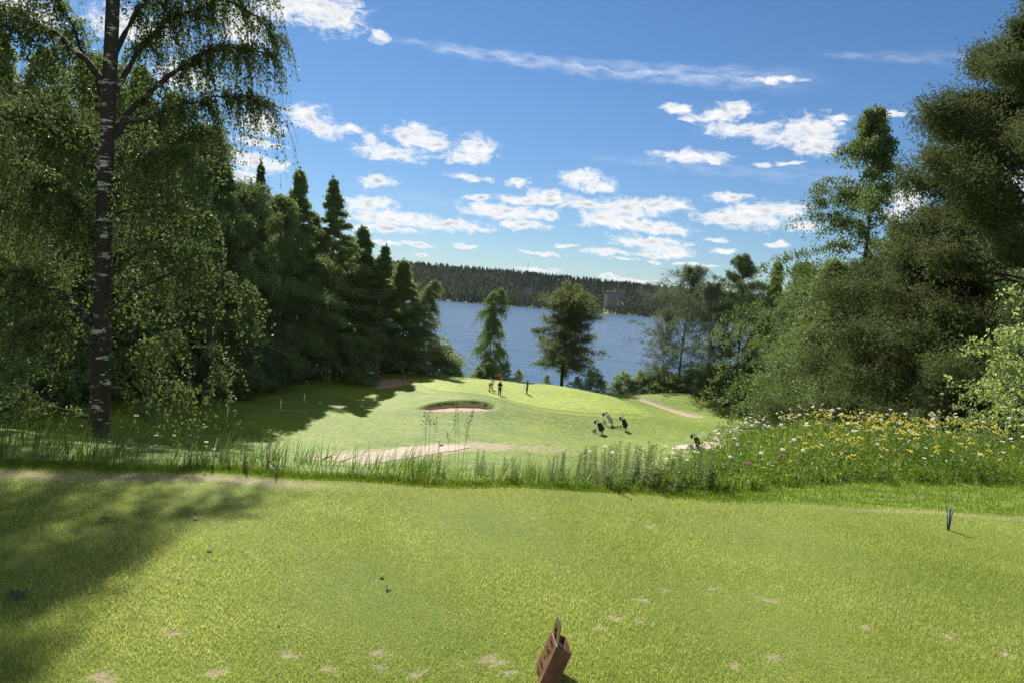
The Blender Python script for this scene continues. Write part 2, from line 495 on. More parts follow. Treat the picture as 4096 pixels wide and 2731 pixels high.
# ------------------------------------------------------------------ ground sheets
def grass_mat(name, a, b, c, fine=9.0, streak=(1, 1, 1), big=.12, rough=.75, mot=.5, soil=False, strip=None):
    """lawn: broad patches of green, fine mottling, mowing grain"""
    mt, nt, out = newmat(name)
    big_f = noise(nt, big, 3, .5)
    fine_f = noise(nt, fine, 5, .68, None, streak)
    mid_f = noise(nt, fine * .16, 3, .55, None, streak)
    col = mixc(nt, smooth(nt, big_f, .36, .64), a, b)
    col = mixc(nt, mth(nt, 'MULTIPLY', smooth(nt, mid_f, .4, .75), mot), col, c)
    dk = mixc(nt, smooth(nt, fine_f, .28, .72), (.38, .42, .34), (1.62, 1.56, 1.46))
    col = mixc(nt, 1.0, col, dk, 'MULTIPLY')
    if soil:
        at = nt.nodes.new('ShaderNodeAttribute'); at.attribute_name = 'bare'
        bf = smooth(nt, mth(nt, 'ADD', at.outputs['Fac'], mth(nt, 'MULTIPLY', mth(nt, 'SUBTRACT', fine_f, .5), 1.5)), .25, .75)
        sc = mixc(nt, fine_f, (.19, .150, .085), (.37, .31, .20))
        col = mixc(nt, bf, col, sc)
    bs = princ(nt, out, col, rough, .25)
    bump(nt, bs, fine_f, .55, .05)
    return mt

M_ground = grass_mat('rough_grass', (.078, .140, .008), (.118, .178, .012), (.185, .205, .035), 5.0, (.55, 1.3, 1), .10, mot=.7, soil=True)
M_green = grass_mat('green_turf', (.165, .232, .020), (.198, .255, .028), (.245, .275, .060), 6.0, (.22, 1.2, 1), .12, mot=.5)
M_fringe = grass_mat('fringe_turf', (.130, .195, .014), (.155, .210, .018), (.19, .225, .035), 6.0, (.3, 1.2, 1), .15, mot=.5)
M_tee = grass_mat('tee_turf', (.095, .150, .012), (.13, .180, .018), (.17, .19, .04), 90.0, (1, 1, 1), .9, mot=.45, soil=True)

def quad_grid(nr, nc):
    i = np.arange(nr * nc).reshape(nr, nc)
    return np.stack([i[:-1, :-1], i[:-1, 1:], i[1:, 1:], i[1:, :-1]], -1).reshape(-1, 4)

Vg = np.stack([GX, GY, GZ], -1).reshape(-1, 3)
# worn turf round the path's end and on the approach (bare earth showing)
d_w = ell_d(GX, GY, 2.5, 62.0, 10, 3.0, .06)
bare = .50 * sst(-d_w, -.5, 3.0) * (GY < 120)
pc_ = [G(u, v, 30)[:2] for u, v in [(225, 468.5), (320, 462), (409, 452), (440, 448), (472, 445.5), (500, 446)]]
for (a_, b_), w_ in zip(zip(pc_[:-1], pc_[1:]), (3.2, 3.0, 2.4, 1.9, 1.5)):
    d_ = seg_d(GX, GY, *a_, *b_)[0]; bare = np.maximum(bare, .62 * (1 - sst(d_, .5 * w_, 1.25 * w_)) * (GY > 30))
bare = np.maximum(bare, .38 * sst(-ell_d(GX, GY, 25.5, 73.5, 5.0, 2.4), -.3, 1.2))
bare = np.maximum(bare, .55 * sst(-ell_d(GX, GY, -1.75, 79.3, 1.1, .9), -.2, .5))
bare = np.maximum(bare, .42 * sst(-ell_d(GX, GY, 2.4, 52.0, 8, 1.3, .02), -.3, .8))
bare = np.maximum(bare, .30 * (GY > 825) * (GY < 865) * (GX / GY > .19))
mg = mesh_np('ground', Vg, quad_grid(*GX.shape), [M_ground], True, {'bare': bare.ravel()})
tag(link('ground', mg), kind='structure')

def sheet_radial(name, poly, mat, off=.03, rings=26, n=220, jit=0.0):
    """closed outline (m,2) star-shaped about its centroid, draped over the ground"""
    poly = np.array(poly, float); m_ = len(poly)
    # Catmull-Rom resample
    t = np.linspace(0, m_, n, endpoint=False); i = np.floor(t).astype(int); f = (t - i)[:, None]
    p0, p1, p2, p3 = poly[(i - 1) % m_], poly[i % m_], poly[(i + 1) % m_], poly[(i + 2) % m_]
    c = .5 * (2 * p1 + (p2 - p0) * f + (2 * p0 - 5 * p1 + 4 * p2 - p3) * f**2 + (3 * p1 - p0 - 3 * p2 + p3) * f**3)
    if jit: c = c + rng.normal(0, jit, c.shape)
    cen = c.mean(0)
    r = np.linspace(0, 1, rings)[:, None, None]
    XY = cen + (c - cen)[None] * r
    Z = gz(XY[..., 0], XY[..., 1]) + off
    V = np.concatenate([XY, Z[..., None]], -1).reshape(-1, 3)
    idx = np.arange(rings * n).reshape(rings, n)
    q = np.stack([idx[:-1], np.roll(idx[:-1], -1, 1), np.roll(idx[1:], -1, 1), idx[1:]], -1).reshape(-1, 4)
    return tag(link(name, mesh_np(name, V, q, [mat], True)), kind='structure')

gpx = [(422, 384), (427.5, 378.2), (440, 376.3), (451.5, 375.6), (475, 377.2), (500, 380), (523, 383), (545, 385.8), (563, 388.2), (585, 390.2), (600, 392), (619, 398.2), (635, 405.8), (642, 412.6),
       (627, 414.2), (587, 412.2), (560, 410), (539, 407), (507, 399.5), (483, 394.5), (459.5, 392), (435.5, 390)]
gw = np.array([G(u, v, 60)[:2] for u, v in gpx])
gc = gw.mean(0)
sheet_radial('green_fringe', gc + (gw - gc) * np.array([1.085, 1.10]), M_fringe, .02, 40, 300)
sheet_radial('putting_green', gw, M_green, .045, 40, 300)

# sand
def sand_mat(name, a, b, sc=6):
    m, nt, out = newmat(name)
    f = noise(nt, sc, 6, .65); f2 = noise(nt, sc * 5, 3, .6, None, (1, .4, 1))
    c = mixc(nt, smooth(nt, f, .3, .7), a, b)
    c = mixc(nt, 1.0, c, mixc(nt, f2, (.78, .78, .78), (1.15, 1.15, 1.15)), 'MULTIPLY')
    bs = princ(nt, out, c, .9, .15); bump(nt, bs, f2, .5, .05)
    return m
M_sand = sand_mat('bunker_sand', (.33, .245, .175), (.43, .33, .245))
M_sand2 = sand_mat('brown_sand', (.40, .25, .19), (.48, .32, .25))
M_gravel = sand_mat('gravel', (.36, .30, .235), (.50, .43, .35), 3)

def sheet_sdf(name, dfun, box, mat, lvl, off=.03, n=(150, 110)):
    x = np.linspace(box[0], box[1], n[0]); y = np.linspace(box[2], box[3], n[1])
    X, Y = np.meshgrid(x, y); d = dfun(X, Y)
    # snap the grid to the outline by pulling outside vertices inwards
    e = 1e-3
    for _ in range(3):
        d = dfun(X, Y); gx_ = (dfun(X + e, Y) - d) / e; gy_ = (dfun(X, Y + e) - d) / e
        o = np.clip(d - lvl, 0, .35); X = X - gx_ * o; Y = Y - gy_ * o
    d = dfun(X, Y)
    q = quad_grid(n[1], n[0]); keep = (d.ravel()[q] < lvl + .03).all(1); q = q[keep]
    used = np.unique(q); mp = -np.ones(X.size, int); mp[used] = np.arange(len(used))
    V = np.stack([X, Y, gz(X, Y) + off], -1).reshape(-1, 3)[used]
    return tag(link(name, mesh_np(name, V, mp[q], [mat], True)), kind='structure')
sheet_sdf('bunker', d_bunker_front, (-9.8, -.8, 71.6, 78.0), M_sand, -.02)
sheet_sdf('bunker', d_bunker_left, (-20, -9.5, 86.5, 99), M_sand2, .05)
sheet_sdf('bunker', d_bunker_right, (16.5, 25.5, 86.5, 98.5), M_sand, .10, n=(200, 200))

def ribbon(name, up, lo, mat, off=.03, n=90, k=9, y0=10):
    A = np.array([G(u, v, y0)[:2] for u, v in up]); B = np.array([G(u, v, y0)[:2] for u, v in lo])
    def res(p):
        s = np.concatenate([[0], np.cumsum(np.hypot(*np.diff(p, axis=0).T))]); t = np.linspace(0, s[-1], n)
        q = np.stack([np.interp(t, s, p[:, 0]), np.interp(t, s, p[:, 1])], -1)
        kk = np.array([1, 2, 3, 2, 1]) / 9
        q[2:-2] = np.stack([np.convolve(q[:, j], kk, 'valid') for j in (0, 1)], -1)
        return q
    A, B = res(A), res(B)
    A = A + rng.normal(0, .10, A.shape); B = B + rng.normal(0, .10, B.shape)
    w = np.linspace(0, 1, k)[None, :, None]
    XY = A[:, None] * (1 - w) + B[:, None] * w
    V = np.concatenate([XY, (gz(XY[..., 0], XY[..., 1]) + off)[..., None]], -1).reshape(-1, 3)
    return tag(link(name, mesh_np(name, V, quad_grid(n, k), [mat], True)), kind='structure')
ribbon('gravel_path', [(225, 463), (270, 461), (320, 457), (370, 451.5), (409, 446), (440, 443.6), (470, 445)],
       [(225, 474), (270, 472), (320, 467), (370, 463.5), (409, 458), (440, 452), (470, 447)], M_gravel, .035, y0=30)
ribbon('gravel_path', [(672, 446), (700, 442.5), (730, 440.5), (770, 440)], [(672, 449), (700, 449), (730, 448.5), (770, 449)], M_gravel, .035, y0=30)

# ------------------------------------------------------------------ lake
m_, nt, out = newmat('lake_water')
w1 = noise(nt, .55, 3, .6, None, (.34, 1.05, 1)); w2 = noise(nt, .16, 2, .5, None, (.36, 1.1, 1)); w3 = noise(nt, .05, 2, .5, None, (.3, 1.2, 1))
bs = princ(nt, out, (.060, .110, .190), .16, .5)
bs.inputs['IOR'].default_value = 1.333
hh = mth(nt, 'ADD', mth(nt, 'MULTIPLY', w1, 1.0), mth(nt, 'ADD', mth(nt, 'MULTIPLY', w2, 3.2), mth(nt, 'MULTIPLY', w3, 5.0)))
nb = nt.nodes.new('ShaderNodeBump'); nb.inputs['Strength'].default_value = 1.0; nb.inputs['Distance'].default_value = .42
nt.links.new(hh, nb.inputs['Height']); nt.links.new(nb.outputs[0], bs.inputs['Normal'])
lx = np.linspace(-1600, 1600, 5); ly = np.linspace(100, 900, 5)
LX, LY = np.meshgrid(lx, ly)
tag(link('lake', mesh_np('lake', np.stack([LX, LY, np.full_like(LX, LAKE)], -1).reshape(-1, 3), quad_grid(5, 5), [m_])), kind='structure')
# ------------------------------------------------------------------ foliage makers
def leaf_quads(Pt, size, rg, aspect=.62, hang=.5, flat=0.0):
    """one rhombic leaf (or leaf clump) per point"""
    n = len(Pt)
    a = rg.normal(size=(n, 3)); a[:, 2] -= hang * 1.6; a = nrm(a)
    nn = rg.normal(size=(n, 3)); nn[:, 2] += flat * 2
    b = nrm(np.cross(nn, a)); c = np.cross(a, b)
    s = (size * rg.uniform(.6, 1.3, n))[:, None]
    la = a * s * .5; lb = b * s * .5 * aspect; cc = c * s * .10
    V = np.stack([Pt - la, Pt + lb * .9 - la * .15 + cc, Pt + la, Pt - lb * .9 - la * .15 + cc], 1).reshape(-1, 3)
    return V, np.arange(4 * n).reshape(-1, 4)

def grow(seed, H, hb, W, nl, el0=(20, 50), droop=.5, nt_=14, tl=1.2, tg=.8, nleaf=12, lsize=.2, rt=.2, wob=.3, hang=.5,
         spread=.8, aspect=.62, limb_r=.25, sides=6, twigtube=False, smin=.15, jit=.5, lean=(0, 0), topn=6, lvar=.62, tlmin=.45, elj=8, leader=70, clump=None, flat=0.0):
    rg = np.random.default_rng(seed)
    K = 14
    tz = np.linspace(0, 1, K)
    ph = rg.uniform(0, 6, 4)
    def axis(t):
        return np.stack([wob * np.sin(t * 4 + ph[0]) * t + lean[0] * t, wob * np.sin(t * 5 + ph[1]) * t + lean[1] * t, H * t], -1)
    tp = axis(tz); tr = rt * (1 - tz)**.85 + .012 * rt + rt * .35 * np.exp(-tz * 40)
    V, q = tubes(tp[None], tr[None], 10)
    u = (np.arange(nl) + rg.uniform(0, 1, nl)) / nl
    t0 = hb + (1 - hb) * u * .97
    p0 = axis(t0)
    az = np.arange(nl) * 2.399 + rg.normal(0, .35, nl)
    L = np.array([W(x) for x in u]) * rg.uniform(lvar, 1.22, nl)
    el = np.radians(np.clip(el0[0] + (el0[1] - el0[0]) * u + rg.normal(0, elj, nl), -35, 74))
    d = np.stack([np.cos(az), np.sin(az)], -1)
    def limb(i, s):
        l = L[i]
        xy = d[i] * (l * s * np.cos(el[i]))[..., None]
        z = l * (np.sin(el[i]) * s - droop * s * s)
        return p0[i] + np.concatenate([xy, z[..., None]], -1)
    ss = np.linspace(0, 1, 6)
    LP = limb(np.repeat(np.arange(nl)[:, None], 6, 1), np.repeat(ss[None], nl, 0))
    LP[:, 1:-1] += rg.normal(0, .04, LP[:, 1:-1].shape) * L[:, None, None]
    r0 = np.minimum(rt * limb_r * (1 - t0 * .55) * (L / max(L.max(), .1))**.6, .3)
    LR = r0[:, None] * (1 - ss[None] * .85)
    V2, q2 = tubes(LP, LR, sides)
    TV, TQ = [V, V2], [q, q2 + len(V)]; tot = len(V) + len(V2)
    # twigs
    i = np.repeat(np.arange(nl), nt_)
    i = np.concatenate([i, rg.integers(max(0, nl - 4), nl, topn * 3)])
    n = len(i); s = smin + (1 - smin) * rg.uniform(0, 1, n)**.8
    b0 = limb(i, s)
    dd = rg.normal(0, spread, (n, 3)); dd[:, :2] += d[i] * .7; dd[:, 2] = dd[:, 2] * .6 + .15; dd = nrm(dd)
    ln = tl * rg.uniform(.45, 1.25, n) * (tlmin + (1 - tlmin) * L[i] / L.max())
    # leaves along twigs
    m = nleaf; t = rg.uniform(.08, 1.0, (n, m))
    Q = b0[:, None] + dd[:, None] * (ln[:, None] * t)[..., None]
    Q[..., 2] -= tg * ln[:, None] * t * t
    Q = Q + rg.normal(0, jit * lsize, Q.shape)
    if twigtube:
        t5 = np.linspace(0, 1, 4)
        TP = b0[:, None] + dd[:, None] * (ln[:, None] * t5)[..., None]; TP[..., 2] -= tg * ln[:, None] * t5**2
        V3, q3 = tubes(TP, np.full((n, 4), .004) * np.linspace(1.6, .4, 4), 3)
        TV.append(V3); TQ.append(q3 + tot); tot += len(V3)
    Q = Q.reshape(-1, 3)
    if leader:   # leafy leading shoot
        tl_ = 1 - .085 * rg.uniform(0, 1, leader)**1.2; w_ = (1 - tl_) * H * .13 + .03
        Q = np.concatenate([Q, axis(tl_) + rg.normal(0, 1, (leader, 3)) * w_[:, None] * [1, 1, .6]])
    LV, LF = leaf_quads(Q, lsize, rg, aspect, hang, flat)
    return np.concatenate(TV), np.concatenate(TQ), LV, LF

def tree_meshes(kind, bark, leaf, **kw):
    tv, tq, lv, lf = grow(**kw)
    return (mesh_np('trunk', tv, tq, [bark], True), mesh_np('crown', lv, lf, [leaf], False))

def put_tree(name, meshes, x, y, height, h0, label, cat='tree', group=None, wk=1.0, rz=None, z=None):
    s = height / h0
    o = empty(name, (x, y, (float(gz(x, y)) if z is None else z) - .05), rng.uniform(0, 6.28) if rz is None else rz, (s * wk, s * wk, s))
    tag(o, label, cat, group)
    link('trunk', meshes[0], o); link('crown', meshes[1], o)
    return o

# bark
def birch_bark(name, scale=1.0, white=.5):
    m, nt, out = newmat(name)
    tc = nt.nodes.new('ShaderNodeTexCoord'); v = tc.outputs['Object']
    f = noise(nt, 3.2 * scale, 4, .62, v, (1, 1, 2.6)); g_ = noise(nt, 14 * scale, 4, .6, v, (.6, .6, 2.6)); k = noise(nt, 30 * scale, 3, .6, v)
    fac = smooth(nt, mth(nt, 'ADD', f, mth(nt, 'MULTIPLY', mth(nt, 'SUBTRACT', g_, .5), .45)), white - .03, white + .05)
    dark = mixc(nt, k, (.016, .015, .014), (.062, .058, .053))
    c = mixc(nt, fac, dark, mixc(nt, k, (.36, .355, .34), (.58, .57, .55)))
    b = princ(nt, out, c, .85, .2); bump(nt, b, mth(nt, 'ADD', k, mth(nt, 'MULTIPLY', fac, .3)), .7, .03)
    return m
B_birch = birch_bark('birch_bark', 1.0, .60)
B_birch_far = birch_bark('pale_birch_bark', .35, .46)
B_dark = simple('dark_bark', (.050, .040, .031), .9, .15, nscale=9, var=.45, bmp=.6)
B_pine = simple('pine_bark', (.105, .066, .043), .9, .15, nscale=7, var=.5, bmp=.6)

L_birch = leafmat('birch_leaf', (0.037, 0.071, 0.014), (0.074, 0.126, 0.022), (0.250, 0.375, 0.044), .30, .42, .38)
L_weep = leafmat('weeping_birch_leaf', (0.039, 0.076, 0.017), (0.084, 0.138, 0.031), (0.250, 0.362, 0.050), .30, .36, .5, bright=1.25)
L_forest = leafmat('forest_leaf', (0.030, 0.057, 0.013), (0.066, 0.108, 0.024), (0.188, 0.275, 0.037), .28, .42, .4, bright=1.75)
L_bright = leafmat('bright_leaf', (0.057, 0.098, 0.016), (0.114, 0.174, 0.031), (0.325, 0.450, 0.056), .36, .38, .5, bright=1.15)
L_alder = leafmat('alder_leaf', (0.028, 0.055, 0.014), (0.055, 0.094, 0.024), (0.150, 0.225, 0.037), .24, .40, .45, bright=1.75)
L_willow = leafmat('willow_leaf', (0.063, 0.092, 0.046), (0.126, 0.162, 0.090), (0.225, 0.300, 0.100), .28, .45, .4)
L_shrub = leafmat('shrub_leaf', (0.057, 0.098, 0.030), (0.126, 0.180, 0.060), (0.300, 0.413, 0.088), .34, .42, .45, bright=1.60)
L_young = leafmat('young_birch_leaf', (0.086, 0.149, 0.021), (0.162, 0.240, 0.038), (0.450, 0.600, 0.075), .40, .34, .55, bright=1.2)
L_round = leafmat('round_tree_leaf', (.042, .066, .016), (.082, .112, .028), (.26, .33, .05), .32, .42, .45, bright=1.10)
L_spruce = leafmat('spruce_needles', (0.018, 0.037, 0.013), (0.041, 0.067, 0.023), (0.075, 0.112, 0.025), .12, .55, .3, bright=1.80)
L_pine = leafmat('pine_needles', (.045, .074, .016), (.105, .142, .032), (.20, .26, .05), .24, .6, .25, bright=.95)

oval = lambda w, p=.9: (lambda u: w * (math.sin(math.pi * min(1, max(0.03, (u * .9 + .08)))**p))**.75)
cone = lambda w: (lambda u: w * (1 - u)**1.3 + .06)
def column(w): return lambda u: w * (.82 + .18 * math.sin(u * 13)) * (1 - u)**1.05 + .08

# shared tree shapes, all twenty metres high
TS = {}
for k in range(3):
    TS['birch%d' % k] = tree_meshes('birch', B_birch_far, [L_forest, L_bright, L_weep][k], seed=20 + k, H=20, hb=.13, W=column(7.4 - .4 * k), tlmin=.2, elj=14, nl=76, el0=(24, 46), topn=2, droop=.55, nt_=30, tl=1.6, tg=1.15, nleaf=22, lsize=.20, rt=.17, wob=.5, hang=1.0, jit=.7)
for k in range(2):
    TS['broad%d' % k] = tree_meshes('broad', B_dark, [L_alder, L_forest][k], seed=40 + k, H=20, hb=.06, W=oval(6.6), elj=16, tlmin=.3, nl=76, el0=(5, 58), droop=.22, nt_=34, tl=1.5, tg=.45, nleaf=22, lsize=.21, rt=.22, wob=.5, hang=.3, jit=.8)
TS['slender'] = tree_meshes('slender', B_birch_far, L_forest, seed=51, H=20, hb=.08, W=lambda u: 7.2 * (1 - u)**1.25 + .06, nl=100, tlmin=.12, elj=12, el0=(12, 36), droop=.35, nt_=28, tl=1.2, tg=.8, nleaf=20, lsize=.19, rt=.17, wob=.25, hang=.9, jit=.6, topn=1)
TS['spruce'] = tree_meshes('spruce', B_dark, L_spruce, seed=52, H=20, hb=.04, W=cone(4.4), nl=150, el0=(-20, 30), droop=.12, nt_=24, tl=.95, tlmin=.12, elj=11, tg=.75, nleaf=16, lsize=.20, topn=1, rt=.2, wob=.1, hang=.8, aspect=.5, jit=.5, smin=.2)
TS['weeping'] = tree_meshes('weeping', B_birch_far, L_weep, seed=53, H=20, hb=.10, W=column(5.2), nl=46, el0=(35, 65), droop=.75, nt_=28, tl=2.4, tg=1.5, nleaf=26, lsize=.18, rt=.2, wob=.9, hang=1.2, jit=.5, spread=.45)
TS['willow'] = tree_meshes('willow', B_dark, L_willow, seed=54, H=20, hb=.06, W=oval(9.0, 1.0), nl=90, el0=(28, 72), droop=.30, nt_=30, tl=1.7, tg=.55, nleaf=18, lsize=.20, rt=.18, wob=.5, hang=.4, jit=.6, aspect=.42)
TS['shrub0'] = tree_meshes('shrub', B_dark, L_shrub, seed=60, H=3, hb=.03, W=lambda u: 2.0 * (1 - u * .6) + .1, nl=30, el0=(35, 75), droop=.15, nt_=16, tl=.55, tg=.3, nleaf=11, lsize=.13, rt=.03, wob=.15, hang=.2, jit=.6)
TS['shrub1'] = tree_meshes('shrub', B_dark, L_shrub, seed=61, H=3, hb=.02, W=lambda u: 2.5 * (1 - u * .6) + .1, nl=34, el0=(15, 75), droop=.12, nt_=18, tl=.5, tg=.2, nleaf=12, lsize=.14, rt=.03, wob=.15, hang=.2, jit=.7)
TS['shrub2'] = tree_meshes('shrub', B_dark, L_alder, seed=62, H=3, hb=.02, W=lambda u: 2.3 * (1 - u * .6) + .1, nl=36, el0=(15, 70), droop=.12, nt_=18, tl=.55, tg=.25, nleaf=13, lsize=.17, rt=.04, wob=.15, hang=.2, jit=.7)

HK = {k: 20.0 for k in TS}
for k in ('shrub0', 'shrub1', 'shrub2'): HK[k] = 3.0

def T(kind, name, u, y, vtop, label, wk=1.0, cat='tree', group=None, z=None):
    """a shared tree shape standing so that its tip is seen at (u, vtop) from the tee"""
    if u < 330 and y < 95: y += 7.0; wk *= .88
    x = XG(u, y)
    for _ in range(6):
        h = top_h(x, y, vtop); x += (u - proj((x, y, float(gz(x, y)) + h))[0]) / F * y
    return put_tree(name, TS[kind], x, y, h, HK[kind], label, cat, group, wk)

# left wood, from the shore towards the tee
LW = 'trees along the left edge of the hole'
T('weeping', 'weeping_birch', 431, 102.5, 277, 'weeping birch with drooping dark strands at the lake end of the left wood', 1.77, group=LW)
T('birch1', 'birch_tree', 408, 104, 258, 'bright green birch left of the weeping birch at the lake end of the wood', 1.92, group=LW)
T('slender', 'birch_tree', 385, 100, 243, 'pointed slim birch behind the shaded left bunker, between broader crowns', 1.77, group=LW)
T('birch2', 'birch_tree', 361, 101, 224, 'leafy birch whose rounded top stands just left of the slim pointed one', 1.63, group=LW)
T('slender', 'birch_tree', 335, 96, 175, 'tall slender birch with a feathery tip against the clouds, right of two spires', 1.35, group=LW)
T('birch0', 'birch_tree', 318, 90, 212, 'dark birch filling the gap between the feathery tip and the broad spire', 1.56, group=LW)
T('slender', 'spruce_tree', 300, 86, 166, 'broad dark spire, second conifer from the left in the left wood', 1.63, 'spruce', group=LW)
T('spruce', 'spruce_tree', 261, 84, 160, 'narrow pointed conifer, the highest thin spire of the left wood', 1.14, 'spruce', group=LW)
T('broad1', 'alder_tree', 282, 79, 196, 'dense dark round crown in front of the two conifer spires', 1.14, group=LW)
T('broad1', 'alder_tree', 246, 75, 184, 'rounded deciduous tree at the wood edge behind the third white stake', 1.11, group=LW)
T('birch2', 'birch_tree', 222, 71, 158, 'big leafy tree sloping up behind the second white stake', 1.49, group=LW)
T('broad0', 'alder_tree', 206, 70, 124, 'tall dark tree standing over the hanging boughs of the near birch', 1.02, group=LW)
T('birch0', 'birch_tree', 178, 66, 84, 'tall birch rising behind the first white stake', 1.35, group=LW)
T('birch2', 'birch_tree', 146, 63, 62, 'tall leafy birch just right of the near birch trunk', 1.28, group=LW)
T('broad1', 'alder_tree', 98, 60, 58, 'dense tree directly behind the near birch trunk', 1.06, group=LW)
T('weeping', 'weeping_birch', 46, 57, 42, 'tall weeping birch top seen in the sky gap left of the near trunk', 1.21, group=LW)
T('birch1', 'birch_tree', 4, 54, 30, 'tall birch at the left border of the picture', 1.28, group=LW)
NW = 'sunlit trees behind the near birch'
T('birch1', 'hazel_tree', 60, 57, 150, 'bright yellow green tree left of the near trunk with glinting leaves', 1.5, group=NW)
T('birch1', 'hazel_tree', 12, 55, 215, 'low glossy leafed tree at the left border under the pine boughs', 1.9, group=NW)
T('birch0', 'hazel_tree', 160, 64, 200, 'green tree right of the near trunk, below the dark tall trees', 1.5, group=NW)
T('birch2', 'hazel_tree', 210, 66, 240, 'leafy green tree beyond the tips of the hanging birch boughs', 1.6, group=NW)
# the wood's interior, hardly told apart
for (u, y, vt, k, w) in [(385, 107, 262, 'broad0', 1.28), (352, 108, 300, 'broad0', 1.70), (338, 107, 310, 'broad1', 1.70), (345, 106, 235, 'birch0', 1.42), (305, 98, 225, 'broad0', 0.99), (265, 94, 215, 'broad1', 0.99), (235, 84, 190, 'birch0', 1.42), (208, 80, 160, 'broad0', 0.99), (170, 76, 120, 'birch0', 1.28),
                         (130, 72, 95, 'broad0', 0.99), (90, 70, 80, 'birch2', 1.28), (45, 68, 90, 'broad1', 1.14), (10, 66, 80, 'broad0', 1.14), (-30, 60, 40, 'birch0', 1.42), (-60, 52, 20, 'broad1', 1.28), (-40, 40, 150, 'birch1', 1.70)]:
    T(k, 'forest_tree', u, y, vt, 'dark tree deep inside the left wood, half hidden by the trees at its edge', w, group='trees inside the left wood')
# understorey at the wood edge
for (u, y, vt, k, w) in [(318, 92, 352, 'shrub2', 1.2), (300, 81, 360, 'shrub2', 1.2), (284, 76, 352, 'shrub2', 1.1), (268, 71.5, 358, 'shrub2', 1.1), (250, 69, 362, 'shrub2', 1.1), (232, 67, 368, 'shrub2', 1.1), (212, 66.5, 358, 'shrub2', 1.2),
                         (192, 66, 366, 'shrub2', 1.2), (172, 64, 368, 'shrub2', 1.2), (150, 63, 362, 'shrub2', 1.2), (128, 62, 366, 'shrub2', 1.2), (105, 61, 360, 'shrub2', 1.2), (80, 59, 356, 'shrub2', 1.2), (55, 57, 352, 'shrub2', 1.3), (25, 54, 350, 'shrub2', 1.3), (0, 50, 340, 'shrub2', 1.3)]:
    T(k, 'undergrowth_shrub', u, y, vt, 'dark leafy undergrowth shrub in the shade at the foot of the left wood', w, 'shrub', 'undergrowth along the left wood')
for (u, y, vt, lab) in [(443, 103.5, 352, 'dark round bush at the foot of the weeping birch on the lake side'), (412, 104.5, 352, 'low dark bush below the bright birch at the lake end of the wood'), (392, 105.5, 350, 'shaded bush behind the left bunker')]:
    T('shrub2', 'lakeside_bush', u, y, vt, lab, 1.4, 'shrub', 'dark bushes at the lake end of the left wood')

# two free-standing trees behind the green
lb = tree_meshes('birch', B_birch_far, L_weep, seed=73, H=14, hb=.05, W=lambda u: (3.6 - 1.7 * u) * (.72 + .38 * math.sin(u * 15 + 1)) + .3, nl=40, lvar=.35, elj=14, el0=(25, 55), droop=.70, nt_=34, tl=1.6, tlmin=.6, tg=1.5, nleaf=20, lsize=.20, rt=.14, wob=.9, hang=1.2, jit=.8, spread=.55)
x = XG(489, 111)
put_tree('weeping_birch', lb, x, 111, top_h(x, 111, 286), 14.2, 'narrow birch with hanging strands standing alone behind the flag', 'tree', None, 1.0, .4)
tm2 = tree_meshes('alder', B_dark, L_round, seed=72, H=15, hb=.26, W=lambda u: 5.2 * max(.10, 1 - abs((u - .44) / .60)**3)**.6, nl=90, elj=22, lvar=.45, el0=(5, 50), droop=.15, nt_=44, tl=1.5, tlmin=.7, tg=.4, nleaf=20, lsize=.21, rt=.30, wob=.35, hang=.3, jit=.8, limb_r=.42)
x = XG(561, 111.5)
put_tree('alder_tree', tm2, x, 111.5, top_h(x, 111.5, 281), 16.9, 'round crowned tree on a bare leaning trunk, alone at the back right of the green', 'tree', None, 1.0, .6)
SH = 'bushes behind the green'
for (u, y, vt, k, w, lab) in [(457, 105.2, 362, 'shrub0', 1.30, 'small leafy bush left of the lone narrow birch'), (504, 105.2, 366, 'shrub1', 1.30, 'grey green bush right of the lone narrow birch, behind the flag'), (519, 104.7, 371, 'shrub0', 1.30, 'small sapling bush right of the flag, above the green edge'),
                              (547, 104.5, 376, 'shrub0', 1.30, 'little upright bush left of the bare trunk of the round tree'), (577, 104.5, 379, 'shrub1', 1.16, 'low bush just right of the bare trunk'), (592, 104.2, 373, 'shrub0', 1.74, 'taller pointed bush right of the bare trunk'), (600, 104.2, 381, 'shrub1', 1.16, 'low bush at the right foot of the taller pointed bush'), (488, 105.7, 366, 'shrub2', 1.30, 'dark bush at the foot of the lone narrow birch'), (479, 105.7, 368, 'shrub0', 1.16, 'thin bush left of the lone birch trunk')]:
    T(k, 'lakeside_bush', u, y, vt, lab, w, 'shrub', SH)
RB = 'bushes along the right shore'
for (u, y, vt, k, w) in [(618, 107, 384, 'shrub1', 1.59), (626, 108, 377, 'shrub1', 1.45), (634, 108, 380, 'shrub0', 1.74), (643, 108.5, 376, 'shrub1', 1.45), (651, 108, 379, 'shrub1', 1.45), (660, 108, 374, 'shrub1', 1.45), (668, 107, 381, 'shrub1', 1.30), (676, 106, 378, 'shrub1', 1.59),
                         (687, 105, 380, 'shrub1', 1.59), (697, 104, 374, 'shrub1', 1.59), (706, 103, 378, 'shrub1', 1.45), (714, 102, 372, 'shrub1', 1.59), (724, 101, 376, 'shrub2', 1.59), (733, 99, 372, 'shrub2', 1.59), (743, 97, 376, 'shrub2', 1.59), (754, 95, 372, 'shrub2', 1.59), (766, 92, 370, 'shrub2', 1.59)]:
    T(k, 'shore_bush', u, y, vt, 'green bush in the dense row along the shore right of the green', w, 'shrub', RB)

